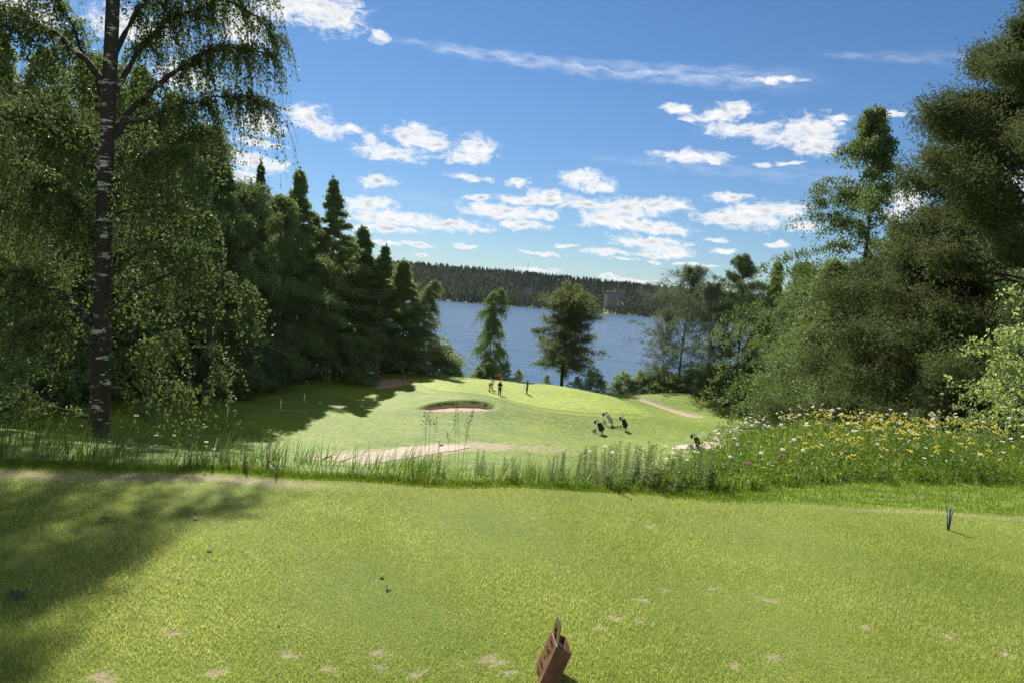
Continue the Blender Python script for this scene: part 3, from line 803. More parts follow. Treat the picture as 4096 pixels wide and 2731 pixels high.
# right wood
RW = 'trees along the right edge of the hole'
T('willow', 'willow_tree', 690, 107, 268, 'grey green willow with a thin airy crown, nearest the lake on the right', 1.15, group=RW)
T('willow', 'willow_tree', 668, 109, 312, 'smaller willow shoot at the left side of the airy willow', .7, group=RW)
T('broad0', 'alder_tree', 748, 99, 253, 'dark alder with a ragged top right of the airy willow', .85, group=RW)
T('willow', 'willow_tree', 716, 100, 284, 'greyish bushy tree in front of the dark alder', .9, group=RW)
T('birch1', 'birch_tree', 779, 96, 257, 'thin light topped birch between the dark alder and the tall birch', 1.0, group=RW)
T('birch0', 'birch_tree', 772, 92, 292, 'dark leafy tree behind the left side of the near weeping birch', 1.1, group=RW)
T('broad1', 'alder_tree', 806, 86, 262, 'dense tree behind the near weeping birch', .8, group=RW)
T('broad1', 'alder_tree', 905, 56, 225, 'dark tree seen between the tall birch and the pine', .75, group=RW)
T('birch1', 'birch_tree', 960, 48, 190, 'leafy birch showing through the pine boughs', 1.1, group=RW)
T('broad0', 'alder_tree', 1010, 44, 180, 'dark tree behind the pine at the right border', .8, group=RW)
for (u, y, vt, k, w) in [(815, 76, 268, 'broad0', .8), (850, 68, 262, 'broad1', .8), (880, 60, 280, 'birch0', 1.1), (940, 52, 260, 'broad0', .9), (985, 46, 260, 'birch2', 1.1), (1050, 40, 200, 'broad1', 1.0), (870, 54, 320, 'broad0', 1.3), (905, 48, 330, 'broad1', 1.3), (945, 42, 320, 'broad0', 1.3), (990, 36, 320, 'broad1', 1.3)]:
    T(k, 'forest_tree', u, y, vt, 'dark tree deep inside the right wood, hidden behind birch and pine', w, group='trees inside the right wood')

# near weeping birch on the right slope
wk_ = tree_meshes('weeping', B_birch_far, L_weep, seed=81, H=11, hb=.05, W=lambda u: 5.2 * (1 - u)**.55 * (.55 + .45 * math.sin(math.pi * min(1, u + .35))) + .3, nl=60, el0=(28, 62), droop=.62, nt_=34, tl=1.7, tg=1.45, nleaf=19, lsize=.125, rt=.13, wob=.4, hang=1.1, jit=.7, spread=.5, twigtube=False)
x = XG(812, 33)
put_tree('weeping_birch', wk_, x, 33, top_h(x, 33, 256), 11, 'dense weeping birch with boughs hanging to the ground beside the flower meadow', 'tree', None, 1.12, 1.0)
tb = tree_meshes('birch', B_birch, L_birch, seed=82, H=17, hb=.12, W=lambda u: 8.6 * (1 - u)**.85 + .3 + .8 * math.sin(u * 11)**2 * (1 - u), nl=96, topn=1, tlmin=.25, el0=(4, 46), elj=16, droop=.50, nt_=28, tl=1.3, tg=1.1, nleaf=24, lsize=.125, lvar=.5, rt=.17, wob=.35, hang=.9, jit=.8)
x = XG(838, 37)
put_tree('birch_tree', tb, x, 37, top_h(x, 37, 97), 17.2, 'tall slim birch with a bare looking tip rising high above the right wood', 'tree', None, 1.0, 4.0)
# ------------------------------------------------------------------ the big birch beside the tee
def px(a, b, y): return P(a * .43537, b * .43537, y)
BX, BY = float(px(232, 1015, 12)[0]), 12.0
bz = float(gz(BX, BY))
birch = empty('birch_tree', (BX, BY, bz))
tag(birch, 'large birch with a dark white flecked trunk at the left edge of the tee', 'tree', None)
O = np.array([BX, BY, bz])
tr_px = [(232, 1040, 27), (231, 1000, 23), (229, 930, 21.5), (232, 800, 20.5), (237, 600, 19), (241, 450, 17.5), (246, 330, 17), (252, 180, 16), (258, 40, 14), (263, -90, 11), (270, -260, 9), (276, -440, 8), (282, -640, 6), (290, -900, 3)]
tp = np.array([px(a, b, BY) for a, b, r in tr_px]) - O
tp[0, 2] = -.15
trr = np.array([r for a, b, r in tr_px]) * .88 * .43537 * BY / F
def dens_path(p, n):
    p = np.array(p, float); s = np.concatenate([[0], np.cumsum(np.linalg.norm(np.diff(p, axis=0), axis=1))])
    t = np.linspace(0, s[-1], n); q = np.stack([np.interp(t, s, p[:, k]) for k in range(3)], -1)
    for _ in range(2): q[1:-1] = (q[:-2] + 2 * q[1:-1] + q[2:]) / 4
    return q
tpp = dens_path(tp, 60); trd = np.interp(np.linspace(0, 1, 60), np.linspace(0, 1, len(trr)), trr)
rgb_ = np.random.default_rng(5)
tv, tq = tubes(tpp[None], (trd * (1 + rgb_.normal(0, .015, 60)))[None], 18)
link('trunk', mesh_np('trunk', tv, tq, [B_birch], True), birch)
# limbs drawn as runs of (across, down, distance); thickness in metres
limbs = [
 ([(240, 200, 12), (190, 118, 11.8), (105, 62, 11.5), (0, 12, 11.2), (-90, -20, 11)], .058, 16),
 ([(218, 532, 12), (182, 478, 11.9), (130, 425, 11.7), (60, 380, 11.4)], .050, 22),
 ([(214, 748, 12), (165, 690, 11.8), (100, 652, 11.5), (40, 625, 11.2), (-40, 610, 11)], .055, 26),
 ([(218, 800, 12), (180, 775, 11.7), (120, 735, 11.4), (50, 760, 11)], .030, 16),
 ([(212, 957, 12), (180, 950, 11.9), (120, 930, 11.8), (60, 900, 11.6)], .035, 7),
 ([(250, 425, 12), (285, 395, 11.8), (345, 360, 11.5), (420, 345, 11.2)], .034, 26),
 ([(250, 330, 12), (300, 250, 12.3), (380, 170, 12.7), (470, 110, 13.1), (560, 100, 13.4), (622, 130, 13.6)], .060, 51),
 ([(255, 230, 12), (310, 120, 12.5), (390, 40, 13.1), (500, -10, 13.6), (600, 20, 14.0), (630, 90, 14.2)], .055, 51),
 ([(256, 150, 12), (300, 40, 12.4), (380, -40, 13), (520, -60, 13.8), (610, -30, 14.4)], .050, 51),
 ([(246, 300, 12), (340, 270, 12.4), (450, 230, 12.8), (540, 215, 13), (600, 240, 13.2)], .034, 45),
 ([(244, 480, 12), (300, 400, 12.4), (390, 330, 12.7), (470, 300, 13)], .034, 30),
 ([(240, 640, 12), (300, 590, 11.8), (380, 560, 11.6), (450, 580, 11.4)], .032, 16),
 ([(240, 720, 12), (320, 660, 11.7), (420, 610, 11.4), (510, 620, 11.2), (560, 660, 11.1)], .032, 14),
 ([(240, 860, 12), (300, 800, 11.8), (400, 760, 11.5), (480, 800, 11.3), (505, 860, 11.2)], .028, 13),
 ([(238, 910, 12), (290, 880, 11.8), (350, 870, 11.7), (410, 890, 11.5)], .020, 8),
 ([(235, 560, 12), (160, 520, 12.6), (80, 480, 13), (0, 470, 13.2)], .03, 26),
 ([(232, 400, 12), (160, 330, 12.5), (90, 280, 12.9), (20, 250, 13.1)], .034, 26),
 ([(245, 240, 12), (200, 130, 12.4), (150, 20, 12.6), (80, -60, 12.7)], .036, 26),
 ([(236, 700, 12), (262, 640, 12.8), (310, 600, 13.3), (360, 620, 13.7)], .028, 14),
 ([(240, 380, 12), (215, 320, 12.6), (180, 280, 13.2), (140, 280, 13.6)], .03, 24),
 ([(244, 500, 12), (330, 470, 12.3), (420, 470, 12.6), (470, 500, 12.8)], .028, 18),
]
rgl = np.random.default_rng(11)
# upper limbs, mostly above the frame
for k in range(35):
    b = -30 - k * 24; a = 262 + k * .8
    ang = k * 2.4; p = px(a, b, BY); Ls = ((2.0 if math.cos(ang) > .1 else 3.1) * (1 - k / 46)) * rgl.uniform(.8, 1.15)
    dv = np.array([math.cos(ang), math.sin(ang), 0])
    pts = [p, p + dv * Ls * .35 + [0, 0, Ls * .38], p + dv * Ls * .72 + [0, 0, Ls * .52], p + dv * Ls + [0, 0, Ls * .35]]
    limbs.append((('w', pts), .05 * (1 - k / 46), 15))
leafP, twV, twF, ntw = [], [], [], 0
for pts, rad, nt_ in limbs:
    if pts[0] == 'w': W_ = np.array(pts[1])
    else: W_ = np.array([px(*p) for p in pts])
    q = dens_path(W_ - O, 14)
    q[1:-1] += rgl.normal(0, .025, q[1:-1].shape)
    v, f = tubes(q[None], (rad * np.linspace(1, .22, 14))[None], 7)
    link('branch', mesh_np('branch', v, f, [B_birch if rad > .054 else B_dark], True), birch)
    nt_ = int(nt_ * 1.7)
    s = rgl.uniform(.16, 1.0, nt_)**.8
    s = np.concatenate([s, np.full(5, .99)]); n = len(s)
    b0 = np.stack([np.interp(s, np.linspace(0, 1, 14), q[:, k]) for k in range(3)], -1)
    ld = nrm(q[-1] - q[0])
    dd = rgl.normal(0, .6, (n, 3)) + ld * .5; dd[:, 2] = dd[:, 2] * .4 + .05; dd = nrm(dd)
    ln = rgl.uniform(.4, 1.25, n)
    sub = 3  # each twig forks into hanging strands
    b0 = np.repeat(b0, sub, 0); ln = np.repeat(ln, sub) * rgl.uniform(.6, 1.1, n * sub)
    dd = nrm(np.repeat(dd, sub, 0) + rgl.normal(0, .35, (n * sub, 3))); n *= sub
    t5 = np.linspace(0, 1, 6); g_ = rgl.uniform(.8, 1.6, n)
    TP = b0[:, None] + dd[:, None] * (ln[:, None] * (t5 - .35 * t5**2))[..., None]; TP[..., 2] -= (g_ * ln)[:, None] * t5**2 * .9
    v, f = tubes(TP, np.full((n, 6), .0035) * np.linspace(1.5, .5, 6), 3); twV.append(v); twF.append(f + ntw); ntw += len(v)
    m = 17; t = rgl.uniform(.10, 1.02, (n, m))
    Q = b0[:, None] + dd[:, None] * (ln[:, None] * (t - .35 * t * t))[..., None]; Q[..., 2] -= (g_ * ln)[:, None] * t * t * .9
    Q += rgl.normal(0, .032, Q.shape); leafP.append(Q.reshape(-1, 3))
link('twigs', mesh_np('twigs', np.concatenate(twV), np.concatenate(twF), [B_dark], True), birch)
lv, lf = leaf_quads(np.concatenate(leafP), .062, rgl, .72, .7)
link('crown', mesh_np('crown', lv, lf, [L_birch]), birch)

# ------------------------------------------------------------------ pines
def pine(seed, H, hb, W, nl, el0, nt_, tl, nleaf, lsize, rt, droop=.1, jit=1.2, limb_r=.4, wob=.3):
    tv, tq, lv, lf = grow(seed=seed, H=H, hb=hb, W=W, nl=nl, el0=el0, droop=droop, nt_=nt_, tl=tl, tg=-.15, nleaf=nleaf, lsize=lsize, rt=rt, wob=wob, hang=-.25, spread=.7, aspect=.26, limb_r=limb_r, smin=.42, jit=jit, topn=8)
    return (mesh_np('trunk', tv, tq, [B_pine], True), mesh_np('crown', lv, lf, [L_pine]))
pn = pine(91, 17, .06, lambda u: 7.5 * (1 - .80 * u) * (.88 + .12 * math.sin(u * 26)) + .6, 150, (2, 38), 40, 1.1, 70, .18, .26)
PX = XG(1006, 25)
put_tree('pine_tree', pn, PX, 25, 17.5, 17, 'huge pine with broad olive green boughs filling the right border', 'tree', None, 1.0, 2.0)
pn2 = pine(92, 9, .02, lambda u: 2.7 * (1 - .8 * u) + .3, 50, (0, 45), 32, .8, 64, .13, .12)
x = XG(888, 27); put_tree('pine_tree', pn2, x, 27, top_h(x, 27, 262), 9, 'younger bushy pine between the weeping birch and the huge pine, boughs reaching the ground', 'tree', None, 1.0, 0)
x = XG(955, 23); put_tree('pine_tree', pn2, x, 23, top_h(x, 23, 330), 9, 'low pine clump under the boughs of the huge pine behind the yellow flowers', 'tree', None, 1.35, 2.2)
pn3 = pine(93, 9.5, .30, lambda u: 3.6 * (1 - .6 * u) + .3, 40, (-8, 35), 34, .8, 44, .13, .16)
put_tree('pine_tree', pn3, -10.6, 11.2, 10.0, 9.5, 'dark pine whose boughs enter the picture at the left border', 'tree', None, 1.0, .9)

# leafy sapling by the right border
sap = [grow(seed=95 + k, H=2.6, hb=.03, W=lambda u: 1.75 * (1 - .6 * u) + .15, nl=40, el0=(18, 66), droop=.22, nt_=13, tl=.55, tg=.45, nleaf=15, lsize=.062, rt=.03, wob=.2, hang=.35, aspect=.74, spread=.6, jit=.7, twigtube=True) for k in range(1)]
sm_ = (mesh_np('trunk', sap[0][0], sap[0][1], [B_dark], True), mesh_np('crown', sap[0][2], sap[0][3], [L_young]))
put_tree('birch_sapling', sm_, 8.15, 10.2, 2.5, 2.6, 'bright leafed birch sapling at the right border behind the meadow flowers', 'sapling', None, 1.05, 1.0)
put_tree('birch_sapling', sm_, 8.6, 11.9, 1.9, 2.6, 'lower sapling left of the bright one at the right border', 'sapling', None, .9, 3.3)

# ------------------------------------------------------------------ far shore: wood, first row of trees, towers
def far_template(seed, kind):
    rg = np.random.default_rng(seed); V = []; Fc = []
    if kind == 'conifer':
        for k in range(9):
            t = k / 9; z = 3 + 15.5 * t; r = 3.0 * (1 - t)**.8 + .35
            for j in range(7):
                a = j * 6.283 / 7 + k * .6 + rg.normal(0, .2); rr = r * rg.uniform(.65, 1.15); w = .55 * rr + .25
                c, s_ = math.cos(a), math.sin(a); n = len(V)
                V += [(c * .1, s_ * .1, z + 1.5), (c * rr - s_ * w, s_ * rr + c * w, z - .5 + rg.normal(0, .3)), (c * rr * 1.1, s_ * rr * 1.1, z - .9), (c * rr + s_ * w, s_ * rr - c * w, z - .5 + rg.normal(0, .3))]
                Fc.append((n, n + 1, n + 2, n + 3))
        n = len(V); V += [(-.25, 0, 17), (.25, 0, 17), (0, 0, 20.3), (0, .25, 17)]; Fc.append((n, n + 1, n + 2, n + 3))
    else:
        m = 150; d = nrm(rg.normal(size=(m, 3))); rad = rg.uniform(.62, 1.0, (m, 1))
        lob = 1 + .22 * np.sin(d[:, :1] * 5 + seed) * np.cos(d[:, 2:] * 6)
        Pq = d * rad * lob * np.array([3.9, 3.9, 8.2]) + [0, 0, 8.4]
        Pq[:, :2] *= (1.12 - .035 * Pq[:, 2:3])
        lv, lf = leaf_quads(Pq, 2.0, rg, .85, .1, .6)
        V = lv; Fc = lf
    return np.array(V, float), np.array(Fc, int)
L_farc = leafmat('far_conifer', (.026, .048, .024), (.046, .076, .034), (.04, .06, .03), .10, .7, .15)
L_fard = leafmat('far_broadleaf', (.046, .078, .028), (.090, .128, .044), (.09, .12, .04), .14, .65, .2)
tow = []
def tower_x(u, y):
    x = (u - 512) / F * y
    for _ in range(6): x += (u - proj((x, y, 5))[0]) / F * y
    return x
TWS = [(527.3, 905, 8.5, 10, 286.4), (611.0, 888, 14, 12, 292.2), (619, 985, 15, 10, 288.2)]
for (u, y, w, dpt, vt) in TWS: tow.append((tower_x(u, y), y, w))
rf = np.random.default_rng(33)
acc = {'c': ([], [], 0), 'd': ([], [], 0)}
tmpl = {'c': [far_template(k, 'conifer') for k in range(4)], 'd': [far_template(10 + k, 'broad') for k in range(4)]}
y = 841.0
while y < 1330:
    xs = np.arange(-.50 * y, .56 * y, 6.6 if y < 1150 else 9.0) + rf.normal(0, 1.8, len(np.arange(-.50 * y, .56 * y, 6.6 if y < 1150 else 9.0)))
    for x in xs:
        yy = y + rf.normal(0, 3)
        g = float(hterr(x, yy))
        if g < LAKE - .5: continue
        if yy < 866 and .205 < x / yy < .255: continue
        hgt = rf.uniform(.72, 1.12) * (15.5 if yy < 950 else 18)
        skip = False
        for (tx, ty, tw) in tow:
            lim = ty / yy
            if abs(x * lim - tx) < tw * .5 + 3.5 and yy < ty + 9:
                zt = 1.6 + (g + hgt - 1.6) * lim
                if zt > {0: 5.0, 1: .5, 2: 9.5}[tow.index((tx, ty, tw))] or abs(yy - ty) < 9: skip = True
        if skip: continue
        pc = .06 + .84 * sst((yy - 930) + 70 * math.sin(x * .018), 20, 190)
        k = 'c' if rf.random() < pc else 'd'
        V, Fc = tmpl[k][rf.integers(4)]
        a = rf.uniform(0, 6.28); c, s_ = math.cos(a), math.sin(a); sc = hgt / 18; sw = sc * rf.uniform(.8, 1.2) * (.85 if k == 'c' else 1)
        Vr = np.stack([(V[:, 0] * c - V[:, 1] * s_) * sw + x, (V[:, 0] * s_ + V[:, 1] * c) * sw + yy, V[:, 2] * sc + g - 1], -1)
        L1, L2, n = acc[k]; L1.append(Vr.astype(np.float32)); L2.append(Fc + n); acc[k] = (L1, L2, n + len(V))
    y += 8.2 if y < 1150 else 14
for k, mt, nm in (('c', L_farc, 'conifer_wood'), ('d', L_fard, 'broadleaf_wood')):
    o = link(nm, mesh_np(nm, np.concatenate(acc[k][0]), np.concatenate(acc[k][1]), [mt]))
    tag(o, {'c': 'dark conifer wood covering the ridge across the lake', 'd': 'lighter broadleaf wood on the slope across the lake'}[k], 'wood', None, 'stuff')
shm = [mesh_np('crown', tmpl['d'][k][0], tmpl['d'][k][1], [L_fard]) for k in range(4)]
tb_ = MB().tube([(0, 0, -1), (0, 0, 6), (.2, 0, 12)], [.3, .24, .1], 6)
shtrunk = None
for k, u in enumerate(np.linspace(425, 705, 46)):
    yv = 850 + rf.uniform(0, 5) + (14 if 628 < u < 668 else 0)
    if 602 < u < 618: yv += 6
    x = tower_x(u + rf.normal(0, 1.2), yv); g = float(gz(x, yv))
    h = rf.uniform(.5, .82) if 600 < u < 622 else rf.uniform(.55, 1.0)
    o = empty('shoreline_tree', (x, yv, g - .4), rf.uniform(0, 6.28), (h * 1.05, h * 1.05, h))
    tag(o, 'small rounded tree on the far shore at the water line', 'tree', 'trees along the far shore')
    link('crown', shm[k % 4], o)
    if shtrunk is None: shtrunk = tb_.build('trunk', B_dark, o).data
    else: link('trunk', shtrunk, o)

M_wall = simple('tower_wall', (.13, .14, .145), .8, .2, nscale=.6, var=.08)
M_wallside = simple('tower_side', (.26, .26, .255), .8, .2, nscale=.6, var=.06)
M_roofd = simple('tower_roof', (.05, .05, .055), .7, .2)
M_glassd = simple('dark_window', (.03, .035, .045), .2, .6)
def tower(u, y, w, dpt, vt, label, yaw, wins):
    x = tower_x(u, y); g = float(gz(x, y)); z0 = g - 2
    lo, hi = 0, 80
    for _ in range(40):
        m = (lo + hi) / 2
        if proj((x, y, z0 + m))[1] > vt: lo = m
        else: hi = m
    h = lo
    o = empty('apartment_tower', (x, y, z0), yaw); tag(o, label, 'building')
    MB().box((0, 0, (h - 1.2) / 2), (w, dpt, h - 1.2)).build('wall', M_wall, o, False)
    MB().box((w / 2 + .08, 0, (h - 1.4) / 2), (.16, dpt - .6, h - 1.4)).build('end_wall', M_wallside, o, False)
    MB().box((0, 0, h - .55), (w + .7, dpt + .7, 1.3)).build('roof', M_roofd, o, False)
    if wins == 2:
        mb = MB()
        mb.box((-w * .33, 0, h + 1.2), (3, 3, 2.2)); mb.box((-w * .05, 1, h + .9), (4, 4, 1.6)); mb.box((w * .25, -1, h + .7), (2, 2, 1.2)); mb.build('roof_plant', M_wallside, o, False)
        mb = MB(); mb.tube([(-w * .3, 0, h), (-w * .3, 0, h + 5)], .12, 5); mb.tube([(w * .1, 0, h), (w * .1, 0, h + 4)], .12, 5); mb.build('antenna', M_roofd, o)
    for k in range(6):
        zz = h - 3.6 - 2.9 * k
        if wins == 1: pos = [(w * .02, .5, 2.2)]
        else: pos = [(w * .22, 1.7, 1.3)]
        if wins == 3: pos = [(-w * .3, 2, 1.2), (0, 2, 1.2), (w * .3, 2, 1.2)]
        for (a, ww, hh) in pos:
            MB().box((a, -dpt / 2 - .02, zz), (ww, .12, hh)).build('window', M_glassd, o, False)
    return o
tower(*TWS[0], 'narrow grey tower block among the trees across the lake, left of the round tree', R(-12), 1)
tower(*TWS[1], 'broader grey tower block with rooftop plant across the lake, right of the round tree', R(14), 2)
tower(*TWS[2], 'pale roofline of a low building in the trees behind the broader tower', R(10), 3)
x = tower_x(526, 1180); g = float(gz(x, 1180))
o = empty('radio_mast', (x, 1180, g)); tag(o, 'thin radio mast on the skyline of the far ridge', 'mast')
mb = MB(); mb.tube([(0, 0, 0), (0, 0, 33)], [.4, .2], 6); mb.build('mast_pole', M_roofd, o)
mb = MB(); mb.tube([(-1.5, 0, 27), (1.5, 0, 27)], .18, 5); mb.tube([(-1, 0, 30), (1, 0, 30)], .18, 5); mb.build('cross_arm', M_roofd, o)
# boulders on the far shore
M_rock = simple('shore_rock', (.40, .36, .31), .9, .2, nscale=.8, var=.3)
for u, w in ((440, 9), (450, 6), (545, 8), (538, 5), (637, 6)):
    x = tower_x(u, 842); o = MB().ell((0, 0, 0), (w * .5, 2.5, 1.3), 12, 7).build('boulder', M_rock)
    o.location = (x, 842, max(float(gz(x, 842)), LAKE) + .2); tag(o, 'pale flat boulder at the water line of the far shore', 'rock', 'boulders on the far shore')
# ------------------------------------------------------------------ golfers
M_skin = simple('skin', (.50, .30, .21), .55, .35, nscale=40, var=.08)
M_black = simple('black_cloth', (.012, .012, .016), .85, .2, nscale=60)
M_navy = simple('navy_cloth', (.016, .017, .026), .85, .2, nscale=60)
M_white = simple('white_cloth', (.62, .61, .58), .85, .2, nscale=60, var=.08)
M_cream = simple('cream_cloth', (.55, .50, .42), .85, .2, nscale=60, var=.1)
M_hair = simple('dark_hair', (.03, .022, .016), .6, .4)
M_shoe = simple('dark_shoe', (.02, .02, .02), .5, .4)
M_blond = simple('pale_cap', (.70, .62, .40), .8, .2)
M_steel = simple('club_steel', (.55, .55, .57), .25, .5, 1.0)
M_rubber = simple('rubber', (.012, .012, .012), .7, .3)

def rot_y(p, a, c):
    x, z = p[0] - c[0], p[2] - c[2]
    return np.array([c[0] + x * math.cos(a) + z * math.sin(a), p[1], c[2] - x * math.sin(a) + z * math.cos(a)])

def golfer(loc, yaw, label, bend=0.0, arms='down', top=None, low=None, leglen='long', hat=None, hatmat=None, hair=M_hair, scale=1.0, knee=0.05, stagger=.04, head_tilt=0.0, belt=None):
    """body facing +X, built as one skinned surface; garments are shells taken from that surface"""
    J = {}; 
    hipz = .93 - knee * .35
    J['pelvis'] = (0, 0, hipz); J['waist'] = (0, 0, hipz + .16); J['chest'] = (.01, 0, hipz + .40); J['neck'] = (0, 0, hipz + .55)
    J['skull'] = (.02, 0, hipz + .64); J['crown'] = (.03, 0, hipz + .76)
    J['nose'] = (.125, 0, hipz + .655)
    for s, n in ((1, 'l'), (-1, 'r')):
        J['ear' + n] = (.02, s * .085, hipz + .665)
        J['hip' + n] = (0, s * .10, hipz - .05); J['knee' + n] = (knee + s * stagger, s * .115, .50); J['ank' + n] = (-.02 + s * stagger * 1.4, s * .12, .09); J['toe' + n] = (.17 + s * stagger * 1.4, s * .14, .035)
        J['sho' + n] = (0, s * .19, hipz + .46)
        if arms == 'down': E, Wr = (-.02, s * .25, hipz + .18), (.06, s * .25, hipz - .05)
        elif arms == 'knees': E, Wr = (.12, s * .24, hipz + .20), (.20, s * .17, hipz - .02)
        elif arms == 'front': E, Wr = (.10, s * .22, hipz + .21), (.27, s * .05, hipz + .02)
        elif arms == 'reach': E, Wr = (.20, s * .20, hipz + .26), (.46, s * .10, hipz + .22)
        if arms == 'down' and s == -1: E, Wr = (.02, s * .26, hipz + .19), (.17, s * .24, hipz + .03)
        J['elb' + n], J['wri' + n] = E, Wr
        d = nrm(np.array(Wr) - np.array(E)); J['palm' + n] = tuple(np.array(Wr) + d * .07)
        side = np.array([-d[2], 0, d[0]]); 
        for k in range(4):
            off = side * (k - 1.5) * .019
            l = (.065, .078, .073, .055)[k]
            J['fa%s%d' % (n, k)] = tuple(np.array(Wr) + d * .115 + off); J['fb%s%d' % (n, k)] = tuple(np.array(Wr) + d * (.115 + l) + off + np.array([0, -s * .025, 0]))
        J['ta' + n] = tuple(np.array(Wr) + d * .035 + side * .036 + np.array([0, -s * .01, 0])); J['tb' + n] = tuple(np.array(Wr) + d * .085 + side * .052 + np.array([0, -s * .02, 0]))
    if bend:
        c = (0, 0, hipz)
        for k in list(J):
            if k[:3] in ('wai', 'che', 'nec', 'sku', 'cro', 'nos', 'ear', 'sho', 'elb', 'wri', 'pal') or k[:2] in ('fa', 'fb', 'ta', 'tb'):
                J[k] = rot_y(J[k], bend * (.6 if k == 'waist' else 1), c)
        # arms hang towards the knees
        for n in 'lr':
            s = 1 if n == 'l' else -1; sh = np.array(J['sho' + n]); kn = np.array(J['knee' + n])
            new_w = kn + np.array([.03, s * .03, .14]) if arms == 'knees' else sh + np.array([.10, -s * .10, -.50])
            old_e, old_w = np.array(J['elb' + n]), np.array(J['wri' + n])
            J['elb' + n] = tuple((sh + new_w) / 2 + np.array([-.05, s * .06, 0])); J['wri' + n] = tuple(new_w)
            d = nrm(new_w - np.array(J['elb' + n])); side = nrm(np.cross(d, [0, 1, 0]))
            J['palm' + n] = tuple(new_w + d * .07)
            for k in range(4):
                off = side * (k - 1.5) * .019; l = (.065, .078, .073, .055)[k]
                J['fa%s%d' % (n, k)] = tuple(new_w + d * .115 + off); J['fb%s%d' % (n, k)] = tuple(new_w + d * (.115 + l) + off + np.array([0, -s * .025, 0]))
            J['ta' + n] = tuple(new_w + d * .035 + side * .036); J['tb' + n] = tuple(new_w + d * .085 + side * .052)
    if head_tilt:
        for k in ('skull', 'crown', 'nose', 'earl', 'earr'): J[k] = rot_y(J[k], head_tilt, J['neck'])
    E = [('pelvis', 'waist'), ('waist', 'chest'), ('chest', 'neck'), ('neck', 'skull'), ('skull', 'crown'), ('skull', 'nose')]
    for n in 'lr':
        E += [('pelvis', 'hip' + n), ('hip' + n, 'knee' + n), ('knee' + n, 'ank' + n), ('ank' + n, 'toe' + n), ('chest', 'sho' + n), ('sho' + n, 'elb' + n), ('elb' + n, 'wri' + n), ('wri' + n, 'palm' + n), ('skull', 'ear' + n), ('wri' + n, 'ta' + n), ('ta' + n, 'tb' + n)]
        for k in range(4): E += [('palm' + n, 'fa%s%d' % (n, k)), ('fa%s%d' % (n, k), 'fb%s%d' % (n, k))]
    Rr = dict(pelvis=.145, waist=.135, chest=.16, neck=.062, skull=.098, crown=.075, nose=.016)
    def rad(k):
        if k in Rr: return Rr[k]
        return {'hip': .105, 'kne': .066, 'ank': .042, 'toe': .036, 'sho': .075, 'elb': .045, 'wri': .030, 'pal': .034, 'ear': .018}.get(k[:3], .010)
    names = list(J); ix = {k: i for i, k in enumerate(names)}
    me = bpy.data.meshes.new('body_src')
    me.from_pydata([tuple(map(float, J[k])) for k in names], [(ix[a], ix[b]) for a, b in E], [])
    tmp = bpy.data.objects.new('tmp_body', me); COL.objects.link(tmp)
    sk = tmp.modifiers.new('skin', 'SKIN'); sk.use_smooth_shade = True
    for i, k in enumerate(names):
        me.skin_vertices[0].data[i].radius = (rad(k), rad(k) * (.78 if k in ('pelvis', 'waist', 'chest') else 1)) if False else (rad(k), rad(k))
    me.skin_vertices[0].data[ix['pelvis']].use_root = True
    sb = tmp.modifiers.new('sub', 'SUBSURF'); sb.levels = 2; sb.render_levels = 2
    dg = bpy.context.evaluated_depsgraph_get(); dg.update()
    body = bpy.data.meshes.new_from_object(tmp.evaluated_get(dg)); bpy.data.objects.remove(tmp)
    body.materials.clear(); body.materials.append(M_skin)
    root = empty('person', loc, yaw, (scale,) * 3); tag(root, label, 'person')
    body.name = 'body'; link('body', body, root)
    V = np.array([v.co[:] for v in body.vertices]); Nn = np.array([v.normal[:] for v in body.vertices])
    JP = np.array([J[k] for k in names])
    # nearest bone decides which garment covers a vertex
    A_ = np.array([J[a] for a, b in E]); B_ = np.array([J[b] for a, b in E])
    ab = B_ - A_; t = np.clip(((V[:, None] - A_[None]) * ab[None]).sum(-1) / ((ab**2).sum(-1) + 1e-9)[None], 0, 1)
    dist = np.linalg.norm(V[:, None] - (A_[None] + ab[None] * t[..., None]), axis=-1); bi = dist.argmin(1); bt = t[np.arange(len(V)), bi]
    bone = np.array(['%s-%s' % e for e in E])[bi]
    def cover(fn): return np.array([fn(b, tt) for b, tt in zip(bone, bt)])
    def is_top(b, t):
        a = b.split('-')
        return (b in ('waist-chest', 'pelvis-waist') and not (b == 'pelvis-waist' and t < .35)) or b == 'chest-neck' and t < .8 or a[0] == 'chest' or (a[0][:3] == 'sho' and (t < .75 if top[1] == 'short' else True)) or (a[0][:3] == 'elb' and top[1] == 'long' and t < .95)
    def is_low(b, t):
        a = b.split('-')
        if b == 'pelvis-waist': return t < .5
        if a[0] == 'pelvis': return True
        if a[0][:3] == 'hip': return t < (.85 if leglen == 'short' else 1.1)
        if a[0][:3] == 'kne': return leglen == 'long' and t < .95 or leglen == 'capri' and t < .5
        return False
    def is_shoe(b, t):
        a = b.split('-'); return a[0][:3] == 'ank' or (a[0][:3] == 'kne' and t > .97)
    polys = [tuple(p.vertices) for p in body.polygons]
    def shell(name, mask, mat, off):
        fs = [p for p in polys if all(mask[i] for i in p)]
        if not fs: return
        us = sorted({i for f in fs for i in f}); mp = {i: k for k, i in enumerate(us)}
        m2 = bpy.data.meshes.new(name); m2.from_pydata([tuple(V[i] + Nn[i] * off) for i in us], [], [[mp[i] for i in f] for f in fs])
        m2.materials.append(mat)
        for p in m2.polygons: p.use_smooth = True
        m2.update(); link(name, m2, root)
    shell('trousers' if leglen != 'short' else 'shorts', cover(is_low), low, .014)
    shell('shirt', cover(is_top), top[0], .020)
    shell('shoes', cover(is_shoe), M_shoe, .014)
